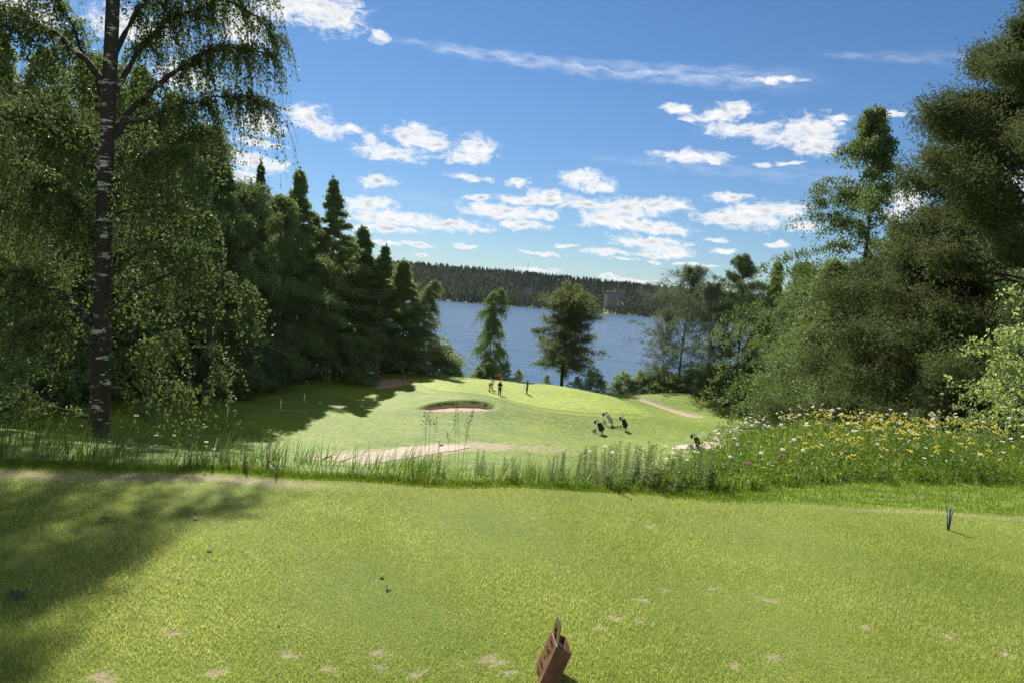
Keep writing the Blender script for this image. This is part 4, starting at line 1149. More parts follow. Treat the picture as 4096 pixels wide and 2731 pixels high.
    hc = np.array(J['skull']) * .45 + np.array(J['crown']) * .55; up = nrm(np.array(J['crown']) - np.array(J['skull'])); fw = nrm(np.array(J['nose']) - np.array(J['skull'])); fw = nrm(fw - up * (fw @ up))
    sd = np.cross(up, fw); Mx = np.stack([fw, sd, up], 1)
    MB().ell(hc - fw * .02 - up * .005, (.112, .105, .115), 14, 9, Mx).build('hair', hair, root)
    if hat:
        mb = MB().ell(hc + up * .03, (.120, .113, .100), 14, 8, Mx)
        brim = np.array([(math.cos(a) * .075 + .115, math.sin(a) * .085, .012) for a in np.linspace(-math.pi / 2, math.pi / 2, 9)] + [(math.cos(a) * .075 + .115, math.sin(a) * .085, .0) for a in np.linspace(-math.pi / 2, math.pi / 2, 9)])
        bv = brim @ Mx.T + hc + up * .02
        mb.add(bv, [tuple(range(9)), tuple(range(17, 8, -1))] + [(i, i + 9, i + 10, i + 1) for i in range(8)]); mb.build('cap', hatmat, root)
    mb = MB()
    for s in (1, -1): mb.ell(np.array(J['skull']) + fw * .092 + sd * s * .034 + up * .022, (.010, .013, .008), 8, 5, Mx)
    mb.build('eyes', M_hair, root)
    MB().ell(np.array(J['skull']) + fw * .088 - up * .045, (.012, .026, .007), 8, 5, Mx).build('mouth', simple('lip', (.35, .13, .11), .5), root)
    if belt: 
        c = np.array(J['pelvis']) + np.array([0, 0, .075]); MB().ring(c, (0, 0, 1), .150, .022, 20, 6).build('belt', belt, root)
    return root, J

def ground_at(u, v, y0=20): 
    p = G(u, v, y0); return np.array([p[0], p[1], float(gz(p[0], p[1])) + .05])
p1 = ground_at(489, 391.2, 60); golfer(p1, R(8), 'golfer in light shirt and black shorts bending forward, nearest of the bending pair', R(48), 'knees', (M_white, 'short'), M_black, 'short', True, M_white, scale=.99, knee=.10, head_tilt=R(-18))
p2 = ground_at(492.3, 389.3, 60); golfer(p2, R(186), 'golfer in pale shirt and black shorts bending over behind the other bending golfer', R(42), 'knees', (M_cream, 'short'), M_black, 'short', None, scale=1.0, knee=.08, head_tilt=R(-12))
p3 = ground_at(499.3, 395.3, 60); g3, J3 = golfer(p3, R(72), 'golfer in black top and long black trousers with a pale cap standing by the flag', 0, 'down', (M_navy, 'short'), M_black, 'long', True, M_blond, scale=1.02, belt=M_white)
p4 = ground_at(526.8, 393.6, 60); g4, J4 = golfer(p4, R(176), 'golfer in dark shirt, dark cap and cropped trousers standing alone on the green', 0, 'front', (M_navy, 'short'), M_black, 'capri', True, M_black, scale=.97)

def putter(p, yaw, J, key, label, dx, lean):
    """club held in the hand: grip, shaft and head"""
    c, s = math.cos(yaw), math.sin(yaw); w = np.array(J[key]); w = np.array([w[0] * c - w[1] * s, w[0] * s + w[1] * c, w[2]]) + p
    foot = w + np.array([dx, lean, 0]); foot[2] = float(gz(foot[0], foot[1])) + .07
    o = empty('golf_club', foot); tag(o, label, 'golf club')
    d = w - foot
    MB().tube([(0, 0, 0), tuple(d * .75)], .009, 6).build('shaft', M_steel, o)
    MB().tube([tuple(d * .70), tuple(d * 1.08)], [.014, .017], 8).build('grip', M_rubber, o)
    MB().box((-.03, 0, .0), (.12, .035, .03)).build('club_head', M_steel, o, False)
putter(p3, R(72), J3, 'palmr', 'putter held upright by the golfer with the pale cap', .05, -.05)
putter(p4, R(176), J4, 'palml', 'putter held in front of the golfer standing alone', -.16, -.02)

# flag in the hole
M_red = simple('red_flag', (.62, .025, .02), .7, .3)
fp = ground_at(500.6, 393.6, 60)
o = empty('golf_flag', fp); tag(o, 'red flag hanging on a thin pole behind the golfer with the pale cap', 'flag')
MB().tube([(0, 0, -.1), (0, 0, 2.25)], [.013, .009], 8).build('pole', M_white, o)
mb = MB(); nx, nz = 8, 8; V = []
for i in range(nx):
    for j in range(nz):
        a = i / (nx - 1); b = j / (nz - 1)
        V.append((-.02 - .42 * a * (1 - .35 * b), .05 * math.sin(a * 6 + b * 2) * a, 2.2 - .42 * b * (1 - .3 * a) - .42 * a * a))
mb.add(V, [(i * nz + j, (i + 1) * nz + j, (i + 1) * nz + j + 1, i * nz + j + 1) for i in range(nx - 1) for j in range(nz - 1)])
fl = mb.build('flag', M_red, o); sm = fl.modifiers.new('thick', 'SOLIDIFY'); sm.thickness = .006

# ------------------------------------------------------------------ trolleys and bags
M_frame = simple('trolley_frame', (.35, .36, .38), .35, .5, .8)
M_frame_k = simple('black_frame', (.02, .02, .022), .4, .5)
M_bagk = simple('black_bag', (.014, .014, .016), .6, .4, nscale=12)
M_bagw = simple('pale_grey_bag', (.42, .43, .45), .55, .4, nscale=8, var=.1)
M_baggr = simple('green_black_bag', (.03, .045, .022), .6, .4, nscale=14, var=.6)
M_hc = simple('white_headcover', (.66, .66, .64), .7, .3, nscale=10, var=.15)
M_yel = simple('yellow_headcover', (.60, .46, .10), .7, .3)

def trolley(p, yaw, what, frame, bagm, bag_label, club_label, nclub=6, umb=False, tilt=28, white_cap=True, fat=1.0):
    o = empty('golf_trolley', p, yaw); tag(o, what, 'golf trolley')
    ti = R(tilt); ax = np.array([-math.sin(ti), 0, math.cos(ti)])       # bag axis leans back (-X), front wheel at +X
    base = np.array([.30, 0, .20])
    mb = MB(); mb.tube([base, base + ax * .95], .022, 8)                 # main spine
    mb.tube([base + [0, 0, .02], (.46, 0, .13)], .018, 7)                # fork
    for s in (1, -1): mb.tube([base + ax * .52, (-.18, s * .20, .30), (-.34, s * .30, .16)], .016, 7)
    mb.tube([base + ax * .10, (-.32, 0, .17)], .014, 6); mb.tube([(-.34, -.30, .16), (-.34, .30, .16)], .012, 6)
    mb.build('frame', frame, o)
    hb = base + ax * .95
    mb = MB(); mb.tube([hb, hb + [-.22, 0, .10], hb + [-.36, 0, .08]], .018, 7); mb.tube([hb + [-.36, -.14, .08], hb + [-.36, .14, .08]], .020, 8); mb.build('handle', M_rubber, o)
    MB().box(hb + np.array([-.20, 0, .13]), (.16, .16, .06)).build('console', M_frame_k, o, False)
    MB().ell(hb + np.array([-.26, .02, -.06]), (.13, .10, .17), 10, 7).build('pouch', M_bagk, o)
    for c, rr in (((.48, 0, .13), .12), ((-.34, .32, .16), .155), ((-.34, -.32, .16), .155)):
        w = MB().ring(c, (0, 1, 0), rr - .02, .030, 20, 6).build('wheel', M_rubber, o)
        mb = MB(); mb.ell(c, (.035, .03, .035), 8, 5)
        for k in range(5):
            a = k * 6.283 / 5; mb.tube([c, (c[0] + math.cos(a) * (rr - .03), c[1], c[2] + math.sin(a) * (rr - .03))], .009, 5)
        mb.build('spokes', frame, w)
    # bag, standing on the trolley
    c_, s_ = math.cos(yaw), math.sin(yaw); Rz = np.array([[c_, -s_, 0], [s_, c_, 0], [0, 0, 1]])
    b = empty('golf_bag', p, yaw); tag(b, bag_label, 'golf bag')
    off = np.array([.10, 0, .04]); q0 = base + off * 1.0 - ax * .02
    mb = MB(); prof = [(0, .115), (.03, .125), (.30, .120), (.60, .118), (.78, .128), (.86, .132)]
    mb.tube([q0 + ax * a for a, r in prof], [r * fat for a, r in prof], 16); mb.build('bag_body', bagm, b)
    MB().ring(q0 + ax * .86, ax, .125 * fat, .018, 20, 6).build('top_collar', M_bagk, b)
    Mx = np.stack([np.cross([0, 1.0, 0], ax), [0, 1.0, 0], ax], 1)
    fx = nrm(np.cross(np.array([0, 1.0, 0]), ax))
    MB().ell(q0 + ax * .26 + fx * .12 * fat, (.09 * fat, .12 * fat, .20), 12, 8, Mx).build('pocket', bagm, b)
    MB().ell(q0 + ax * .55 + fx * .12 * fat, (.05 * fat, .10 * fat, .12), 12, 8, Mx).build('pocket', bagm, b)
    for s in (1, -1): MB().ell(q0 + ax * .36 + np.array([0, s * .125 * fat, 0]), (.08, .05, .27), 12, 8, Mx).build('pocket', bagm, b)
    MB().tube([q0 + ax * .80 + np.array([0, .13, 0]), q0 + ax * .6 + np.array([.02, .20, 0]), q0 + ax * .35 + np.array([.02, .17, 0])], .018, 6).build('strap', M_bagk, b)
    rg = np.random.default_rng(int(abs(p[0]) * 100))
    for k in range(nclub):
        a = k * 6.283 / nclub; r = .07; st = q0 + ax * .5 + r * .6 * (Mx[:, 0] * math.cos(a) + Mx[:, 1] * math.sin(a)); h = rg.uniform(1.02, 1.22)
        tip = q0 + ax * h + r * 1.5 * (Mx[:, 0] * math.cos(a) + Mx[:, 1] * math.sin(a))
        cl = empty('golf_club', p, yaw); tag(cl, club_label, 'golf club', club_label.replace('club standing', 'clubs standing'))
        MB().tube([st, tip], .008, 6).build('shaft', M_steel, cl)
        if k % 2 == 0: MB().ell(tip + ax * .02, (.055, .055, .085), 10, 7, Mx).build('headcover', [M_hc, M_bagk, M_hc if white_cap else M_yel][(k // 2) % 3], cl)
        else: MB().ell(tip + ax * .0 - fx * .02, (.055, .022, .035), 8, 6, Mx).build('club_head', M_steel, cl)
    if umb:
        u_ = empty('umbrella', p, yaw); tag(u_, 'furled dark umbrella sticking up from the pale grey golf bag', 'umbrella')
        a0 = q0 + ax * .70 + np.array([.10, .0, 0]); 
        MB().tube([a0, a0 + ax * .20, a0 + ax * .62], [.030, .034, .016], 8).build('canopy', M_bagk, u_)
        MB().tube([a0 + ax * .62, a0 + ax * .74], .009, 6).build('handle', M_rubber, u_)
t1 = ground_at(597.5, 432.5, 40); trolley(t1, R(-20), 'black three wheeled golf trolley, leftmost of the three on the grass', M_frame_k, M_bagk, 'bulky black golf bag with a pale cover on the leftmost trolley', 'club standing in the bulky black bag on the leftmost trolley', 7, fat=1.95, tilt=24)
t2 = ground_at(607.3, 423.8, 40); trolley(t2, R(-6), 'silver golf trolley carrying the pale grey bag, rear of the three', M_frame, M_bagw, 'slim pale grey golf bag leaning back on the silver trolley', 'club standing in the pale grey bag', 6, True, 34, fat=1.5)
t3 = ground_at(621.6, 428.8, 40); trolley(t3, R(-40), 'black golf trolley seen from the front, rightmost of the three on the grass', M_frame_k, M_bagk, 'slim black golf bag on the rightmost of the three trolleys', 'club standing in the slim black bag on the rightmost trolley', 6, tilt=20, fat=1.75)
t4 = ground_at(693.5, 448.0, 40); trolley(t4, R(-30), 'dark golf trolley parked on the gravel behind the daisies', M_frame_k, M_baggr, 'green and black golf bag on the trolley behind the daisies', 'club standing in the green and black bag behind the daisies', 6, tilt=20, white_cap=False, fat=1.7)

# ------------------------------------------------------------------ stakes, rake
M_stake = simple('stake_white', (.74, .74, .72), .6, .3, nscale=12, var=.08)
for (u, v, h, lean, lab) in [(164.3, 418.5, .95, 5, 'white boundary stake leaning right, nearest of the row at the left wood'), (227.2, 416.5, .9, 2, 'white boundary stake, second of the row, right of the hanging birch twigs'), (280.5, 408, .9, 2, 'white boundary stake, third of the row, in the shade at the wood edge'), (304.2, 401.2, .85, 0, 'thin white boundary stake farthest along the wood edge')]:
    p = G(u, v, 30); o = MB().tube([(0, 0, -.2), (0, 0, h - .02), (0, 0, h)], [.045, .045, .035], 10).build('boundary_stake', M_stake)
    o.location = (p[0], p[1], float(gz(p[0], p[1]))); o.rotation_euler = (0, R(lean), 0); tag(o, lab, 'stake', 'white stakes along the wood')
p = G(358.5, 379.7, 60); q = G(371, 383.2, 60)
o = empty('bunker_rake', (p[0], p[1], float(gz(p[0], p[1])) + .06)); tag(o, 'pale bunker rake lying in the grass at the left end of the shaded bunker', 'rake')
d = np.array([q[0] - p[0], q[1] - p[1], float(gz(q[0], q[1])) - float(gz(p[0], p[1]))]); d = d / np.linalg.norm(d) * 1.9
MB().tube([(0, 0, 0), tuple(d)], .022, 7).build('handle', M_stake, o)
mb = MB(); sd = np.array([-d[1], d[0], 0]) / 1.9 * .3; mb.tube([tuple(-sd), tuple(sd)], .03, 7)
for k in range(7):
    a = -sd + sd * 2 * k / 6; mb.tube([tuple(a), tuple(a + [0, 0, -.09])], .012, 5)
mb.build('rake_head', M_stake, o)
# ------------------------------------------------------------------ tee lawn
def y_edge(x):
    x = np.asarray(x, float)
    return np.where(x < 0, 5.72 + .125 * x, 5.72 + .075 * x) + .05 * np.sin(x * 2.1) + .03 * np.sin(x * 5.3 + 1)
SPOTS = [(1495, 1204, .06), (1475, 1375, .055), (1412, 1413, .06), (1478, 1423, .05), (1385, 1440, .05), (1520, 1350, .05), (1640, 1352, .04), (1762, 1382, .07), (870, 1503, .07), (1135, 1518, .08), (1045, 1527, .05), (880, 1535, .05), (400, 1452, .06),
         (1775, 1523, .06), (2175, 1478, .05), (1690, 1536, .05), (1635, 1405, .035), (230, 1560, .08), (962, 1550, .06), (660, 1505, .06), (2060, 1390, .04), (1985, 1455, .05), (2255, 1155, .06), (1170, 1545, .05), (760, 1540, .05), (1790, 1350, .03), (2310, 1520, .05), (500, 1545, .06), (1560, 1490, .03)]
def plane_hit(u, v):
    d = ray(u, v); t = -CAM[2] / d[2]; p = CAM + d * t; return p[:2]
spots = [(*plane_hit(a * .43537, b * .43537), r) for a, b, r in SPOTS]
def bare_at(x, y):
    b = np.zeros_like(x)
    for (sx, sy, r) in spots:
        d = np.hypot((x - sx) / 1.25, y - sy) / (r * 1.0)
        d = d + .35 * np.sin(x * 47 + sx * 9) * np.sin(y * 53 + sy * 7) + .2 * np.sin(x * 113) * np.sin(y * 97)
        b = np.maximum(b, .85 * (1 - sst(d, .1, 1.0)))
    ed = y_edge(x) - y
    strip_ = sst(-x, .6, 1.8) * sst(ed, .02, .10) * (1 - sst(ed, .16, .48)) * .62
    strip_ = strip_ + sst(x, 2.2, 3.2) * sst(ed, 0, .06) * (1 - sst(ed, .08, .2)) * .5
    return np.maximum(b, strip_)
nx_, ny_ = 420, 130
xs = np.linspace(-9, 10, nx_); ts = np.linspace(0, 1, ny_)
X = np.repeat(xs[None], ny_, 0); Y = .6 + (y_edge(X) - .6) * ts[:, None]
Zt = hterr(X, Y) + .014 + .006 * np.sin(X * 3.1 + Y) * np.sin(Y * 2.3)
tee = link('tee_lawn', mesh_np('tee_lawn', np.stack([X, Y, Zt], -1).reshape(-1, 3), quad_grid(ny_, nx_), [M_tee], True, {'bare': bare_at(X, Y).ravel()}))
tag(tee, kind='structure')

def blade_mat(name, stops, trans, tfac=.35, rough=.5, big=.8):
    m, nt, out = newmat(name)
    at = nt.nodes.new('ShaderNodeAttribute'); at.attribute_name = 'tint'
    bgf = noise(nt, big, 3, .55)
    f = mth(nt, 'ADD', at.outputs['Fac'], mth(nt, 'MULTIPLY', mth(nt, 'SUBTRACT', bgf, .5), .55))
    f = mth(nt, 'ADD', f, mth(nt, 'MULTIPLY', mth(nt, 'SUBTRACT', noise(nt, big * 3.5, 4, .6), .5), .35))
    c = ramp(nt, f, stops)
    dry = mth(nt, 'MULTIPLY', smooth(nt, noise(nt, .42 * big, 3, .6), .5, .72), .42)
    c = mixc(nt, dry, c, mixc(nt, 1.0, c, (1.25, 1.02, 1.05), 'MULTIPLY'))
    b = nt.nodes.new('ShaderNodeBsdfPrincipled'); nt.links.new(c, b.inputs['Base Color'])
    b.inputs['Roughness'].default_value = rough; b.inputs['Specular IOR Level'].default_value = .35
    t = nt.nodes.new('ShaderNodeBsdfTranslucent'); nt.links.new(mixc(nt, 1.0, c, trans, 'MULTIPLY'), t.inputs['Color'])
    mx = nt.nodes.new('ShaderNodeMixShader'); mx.inputs[0].default_value = tfac
    nt.links.new(b.outputs[0], mx.inputs[1]); nt.links.new(t.outputs[0], mx.inputs[2]); nt.links.new(mx.outputs[0], out.inputs[0])
    return m
M_rough = blade_mat('rough_blade', [(0, (.060, .115, .008)), (.45, (.125, .195, .016)), (.8, (.24, .29, .05)), (1, (.40, .36, .14))], (1.8, 1.8, 1.2), .36, .42)
M_blade = blade_mat('lawn_blade', [(0, (.105, .160, .022)), (.36, (.265, .325, .055)), (.64, (.44, .475, .15)), (.86, (.62, .62, .32)), (1, (.62, .52, .32))], (1.5, 1.5, 1.1), .42, .38)
M_tall = blade_mat('tall_grass_blade', [(0, (.035, .078, .010)), (.5, (.070, .130, .018)), (.8, (.125, .185, .034)), (1, (.26, .24, .10))], (2.2, 2.2, 1.5), .38, .4)
M_mead = blade_mat('meadow_leaf', [(0, (.050, .095, .010)), (.5, (.115, .180, .020)), (.8, (.20, .255, .045)), (1, (.32, .32, .12))], (2.0, 2.0, 1.4), .36, .45)

def blades(name, xy, h, w, lean, mat, rg, segs=3, curve=.6, tint=None, z=None, bias=(0, 0)):
    n = len(xy)
    z = gz(xy[:, 0], xy[:, 1]) if z is None else z
    a = rg.uniform(0, 2 * np.pi, n); dirv = np.stack([np.cos(a), np.sin(a)], -1) * lean[:, None] + np.array(bias)[None] * h[:, None]
    wd = rg.uniform(0, 2 * np.pi, n); wv = np.stack([np.cos(wd), np.sin(wd), np.zeros(n)], -1)
    t = np.linspace(0, 1, segs + 1)
    Vv = []
    for k, tt in enumerate(t):
        c = np.concatenate([xy + dirv * tt**(1 + curve), (z + h * tt * (1 - .18 * curve * tt * np.minimum(1, np.linalg.norm(dirv, axis=1) / h)))[:, None]], -1)
        ww = (w * (1 - tt**1.6) * .5)[:, None] * wv
        if k < segs: Vv += [c - ww, c + ww]
        else: Vv += [c]
    m = len(Vv); V = np.stack(Vv, 1).reshape(-1, 3); b = np.arange(n)[:, None] * m
    q = [b + np.array([[2 * k, 2 * k + 1, 2 * k + 3, 2 * k + 2]]) for k in range(segs - 1)]
    tr_ = b + np.array([[2 * segs - 2, 2 * segs - 1, 2 * segs]])
    Fc = [np.concatenate(q)] if q else []
    Fc.append(tr_)
    tint = rg.uniform(0, 1, n) if tint is None else tint
    return link(name, mesh_np(name, V, Fc, [mat], False, {'tint': np.repeat(tint, m)}))

rg = np.random.default_rng(21)
# mown turf: short blades
n = 760000
yy = 1.9 + 4.9 * rg.uniform(0, 1, n)**1.05
xx = rg.uniform(-1, 1, n) * (.86 * yy + .9)
ok = yy < y_edge(xx) + .04; xx, yy = xx[ok], yy[ok]
br = bare_at(xx, yy); clump = np.sin(xx * 41 + np.sin(yy * 33) * 2) * np.sin(yy * 37 + np.sin(xx * 29) * 2)
ok = rg.uniform(0, 1, len(xx)) > br * .80; xx, yy, br, clump = xx[ok], yy[ok], br[ok], clump[ok]
n = len(xx)
tint = np.clip(rg.normal(.44, .21, n) + br * .55 + .0 * clump + .05 * np.sin(xx * 1.9 + np.sin(yy * 1.3) * 2) * np.sin(yy * 2.7 + xx), 0, 1)
hh = rg.uniform(.010, .024, n) * (1 - .4 * br) * 1.0
o = blades('mown_grass', np.stack([xx, yy], -1), hh, np.full(n, .0026), rg.uniform(.003, .014, n), M_blade, rg, 1, .4, tint, hterr(xx, yy) + .012)
tag(o, 'short mown grass of the tee', 'grass', None, 'stuff')
# rough strip right of the tee edge and ragged fringe along it
n = 60000
xx = rg.uniform(-5.5, 9.5, n); t = rg.uniform(0, 1, n)**1.3
wdt = .22 + 1.75 * sst(xx, 1.2, 3.6)
yy = y_edge(xx) + t * wdt
hh = rg.uniform(.02, .055, n) * (.75 + .6 * t)
o = blades('rough_grass', np.stack([xx, yy], -1), hh, rg.uniform(.004, .007, n), hh * rg.uniform(.2, .9, n), M_rough, rg, 2, .6, np.clip(rg.normal(.36, .2, n), 0, 1))
tag(o, 'uncut green grass along the front edge of the tee', 'grass', None, 'stuff')

# tall grass on the left half of the tee edge
def tall(n, x0, x1, d0, d1, hlo, hhi, w, tcen, seed, bias=(.28, -.05)):
    g = np.random.default_rng(seed); xx = g.uniform(x0, x1, n); yy = y_edge(xx) + g.uniform(d0, d1, n)
    cl = .5 + .5 * np.sin(xx * 5.1 + 1.3 * np.sin(yy * 4 + xx)) ; ok = g.uniform(0, 1, n) < .35 + .65 * cl; xx, yy = xx[ok], yy[ok]; n = len(xx)
    h = g.uniform(hlo, hhi, n); return np.stack([xx, yy], -1), h, np.full(n, w) * g.uniform(.6, 1.4, n), h * g.uniform(.08, .45, n), np.clip(g.normal(tcen, .2, n), 0, 1), bias
parts_ = [tall(3000, -8.5, -4.0, .12, 1.3, .16, .40, .0075, .35, 1), tall(1500, -4.2, -.6, .12, .9, .10, .34, .006, .28, 2), tall(1300, -.8, 1.3, .10, .7, .07, .24, .005, .42, 3), tall(900, -3.2, 1.2, .1, .45, .06, .2, .006, .5, 4)]
xy = np.concatenate([p[0] for p in parts_]); h = np.concatenate([p[1] for p in parts_]); w = np.concatenate([p[2] for p in parts_]); le = np.concatenate([p[3] for p in parts_]); ti = np.concatenate([p[4] for p in parts_])
dry_ = rg.uniform(0, 1, len(ti)) < .07; ti = np.where(dry_, 1.0, ti); le = np.where(rg.uniform(0, 1, len(le)) < .22, le * 2.6, le)
o = blades('tall_grass', xy, h, w, le, M_tall, rg, 4, .9, ti, None, (.26, -.05))
tag(o, 'tall uncut grass leaning right along the far edge of the tee', 'grass', None, 'stuff')

# grasses with seed heads
def seed_grass(seed, hgt):
    g = np.random.default_rng(seed); mb = MB(); top = np.array([g.normal(.06, .03), g.normal(0, .02), hgt])
    pts = [np.zeros(3), top * [.3, .3, .5], top]
    mb.tube(pts, [.0022, .0018, .001], 4)
    for k in range(26):
        t = .70 + .30 * k / 26; c = top * [t * t, t * t, t]; d = nrm(g.normal(size=3) * [1, 1, .4]); l = .05 * (1.15 - (t - .7) / .3) + .012
        e = c + d * l * .8 + [0, 0, l * .4]; mb.tube([c, e], [.0008, .0005], 3, False); mb.ell(e, (.0035, .0035, .008), 5, 4)
    return mb
sgm = []
for k in range(3):
    o_ = seed_grass(k, .62 + .08 * k).build('seed_grass', M_tall); sgm.append(o_.data); bpy.data.objects.remove(o_)
sg = [(424, 6.35, 0, .9), (428, 6.4, 1, .8), (458, 6.3, 2, .84), (461, 6.35, 0, .95), (455, 6.45, 1, .7), (449, 6.5, 0, .6), (431, 6.3, 2, .65), (466, 6.5, 1, .6)]
for u, y, k, s in sg:
    x = XG(u, y); o = link('seed_grass', sgm[k], None, (x, y, float(gz(x, y)))); o.scale = (s, s, s); o.rotation_euler = (0, 0, rng.uniform(0, 6))
    tag(o, 'thin grass stalk with a feathery seed head standing above the gravel path', 'grass', 'seed grasses on the tee edge')

# leafy weeds with budding tops
def weed(seed, hgt, leafl=.065, nl=44, branch=5, slim=1.0):
    g = np.random.default_rng(seed); V = []; ms = MB(); top = np.array([g.normal(0, .03), g.normal(0, .03), hgt])
    ms.tube([np.zeros(3), top * [.5, .5, .5], top], [.004, .0032, .0018], 5)
    stems = [(np.zeros(3), top)]
    for k in range(branch):
        t = g.uniform(.62, .95); c = top * t; a = g.uniform(0, 6.28); e = c + np.array([math.cos(a) * .05 * slim, math.sin(a) * .05 * slim, hgt * g.uniform(.06, .16)])
        ms.tube([c, e], [.0018, .001], 4, False); stems.append((c, e))
        for j in range(3): ms.ell(e + g.normal(0, .006, 3), (.005, .005, .009), 6, 4)
    for j in range(5): ms.ell(top + g.normal(0, .008, 3), (.006, .006, .010), 6, 4)
    LVs, LFs, nn = [], [], 0
    for k in range(nl):
        t = (k + .5) / nl; i = 0
        c = top * t; a = k * 2.4 + g.normal(0, .3); l = leafl * (1.15 - .75 * t) * g.uniform(.7, 1.3); wdt = l * .22
        d = np.array([math.cos(a), math.sin(a), .55 + .3 * t]); d = nrm(d); sd = np.array([-math.sin(a), math.cos(a), 0]); dn = np.array([0, 0, -1.0])
        m1 = c + d * l * .5; tip = c + d * l + dn * l * .22
        LVs.append(np.array([c, m1 + sd * wdt, tip, m1 - sd * wdt])); LFs.append(np.array([[0, 1, 2, 3]]) + nn); nn += 4
    return ms, np.concatenate(LVs), np.concatenate(LFs)
M_stem = simple('green_stem', (.075, .125, .030), .6, .3, nscale=40)
M_stemd = simple('dark_stem', (.035, .050, .022), .6, .3, nscale=40)
WL = [leafmat('weed_leaf', (.090, .150, .022), (.150, .220, .045), (.24, .34, .05), .36, .5, .28), leafmat('dark_weed_leaf', (.022, .042, .014), (.045, .070, .024), (.10, .15, .03), .25, .45, .4)]
wm = []
for k in range(6):
    dark = k >= 4
    ms, lv, lf = weed(200 + k, 1.0, .175 if not dark else .13, 58, 6 if not dark else 3, 1.6 if not dark else .8)
    o_ = ms.build('stem', M_stemd if dark else M_stem); sd_ = o_.data; bpy.data.objects.remove(o_)
    wm.append((sd_, mesh_np('leaves', lv, lf, [WL[1 if dark else 0]])))
def put_weed(x, y, h, k, label, group):
    o = empty('leafy_weed', (x, y, float(gz(x, y)) - .01), rng.uniform(0, 6.28), (h * .95, h * .95, h)); o.rotation_euler[0] = rng.normal(0, .05); o.rotation_euler[1] = rng.normal(0.03, .06)
    tag(o, label, 'weed', group); link('stem', wm[k][0], o); link('leaves', wm[k][1], o)
gw_ = np.random.default_rng(61)
for k in range(96):
    u = gw_.uniform(548, 712); y = gw_.uniform(6.05, 6.9); x = XG(u, y)
    prof = np.interp(u, [548, 575, 620, 660, 700, 710], [.26, .34, .42, .43, .44, .40])
    put_weed(x, y, prof * gw_.uniform(.40, 1.0), int(gw_.integers(4)), 'upright leafy weed with a budding top at the middle of the tee edge', 'leafy weeds at the middle of the tee edge')
for k in range(22):
    u = gw_.uniform(475, 550); y = gw_.uniform(5.95, 6.5); x = XG(u, y)
    put_weed(x, y, gw_.uniform(.12, .24), int(gw_.integers(4)), 'short leafy weed among thin grass left of the tall weeds', 'short weeds on the tee edge')
x = XG(437.5, 6.15); put_weed(x, 6.15, .30, 4, 'single dark spiky weed standing in the thin grass below the path end', None)
x = XG(439, 6.2); put_weed(x, 6.2, .20, 5, 'short dark weed at the foot of the single spiky one', None)
for k in range(26):
    u = gw_.uniform(188, 285); y = gw_.uniform(5.55, 6.3); x = XG(u, y)
    put_weed(x, y, gw_.uniform(.13, .26), 4 + int(gw_.integers(2)), 'dark leafy weed in front of the left end of the gravel path', 'dark weeds before the gravel path')

# ------------------------------------------------------------------ meadow on the right
gm = np.random.default_rng(77)
def y_mead(x): return y_edge(x) + np.interp(x, [.5, 2.2, 3.2, 6, 10], [.25, .45, 1.0, 1.75, 2.0])
def meadow_xy(n, g, ylim=15.0):
    yy = 6.0 + (ylim - 6.0) * g.uniform(0, 1, n)**1.3; xx = g.uniform(.8, 13.0, n)
    left = 1.3 + (yy - 6.2) * .42
    ok = (yy > y_mead(xx)) & (xx > left) & (xx < .86 * yy + 1.6)
    return xx[ok], yy[ok]
def mead_h(x, y, g): 
    d = np.clip((y - y_mead(x)) / 1.0, 0, 1)
    return (.18 + .22 * d) * g.uniform(.45, 1.1, len(x)) * (1 + .28 * np.sin(x * 2.9 + 1.7 * np.sin(y * 1.9)) * np.sin(y * 2.3 + x)) * np.interp(x, [1, 4, 7, 11], [.8, .92, 1.1, 1.2])
xx, yy = meadow_xy(52000, gm); h = mead_h(xx, yy, gm)
o1 = blades('meadow_grass', np.stack([xx, yy], -1), h, np.full(len(xx), .0055) * gm.uniform(.6, 1.5, len(xx)), h * gm.uniform(.1, .6, len(xx)), M_mead, gm, 3, .8, np.clip(gm.normal(.45, .22, len(xx)), 0, 1))
tag(o1, 'dense green meadow grass on the slope right of the tee', 'grass', None, 'stuff')
xx, yy = meadow_xy(17000, gm); h = mead_h(xx, yy, gm) * .92
m = 13; t = gm.uniform(.12, 1, (len(xx), m)); a = gm.uniform(0, 6.28, (len(xx), m))
r = .035 * (1.2 - t * .5)
Pm = np.stack([xx[:, None] + np.cos(a) * r, yy[:, None] + np.sin(a) * r, gz(xx, yy)[:, None] + h[:, None] * t], -1).reshape(-1, 3)
lv, lf = leaf_quads(Pm, .050, gm, .38, -.35, .3)
lush = np.sin(Pm[:, 0] * 1.7 + 2) * np.sin(Pm[:, 1] * 1.3)
o2 = link('meadow_herbs', mesh_np('meadow_herbs', lv, lf, [M_mead], False, {'tint': np.repeat(np.clip(gm.normal(.38, .22, len(Pm)) - .12 * lush, 0, 1), 4)}))
tag(o2, 'leafy green herbs filling the flower meadow', 'herbs', None, 'stuff')

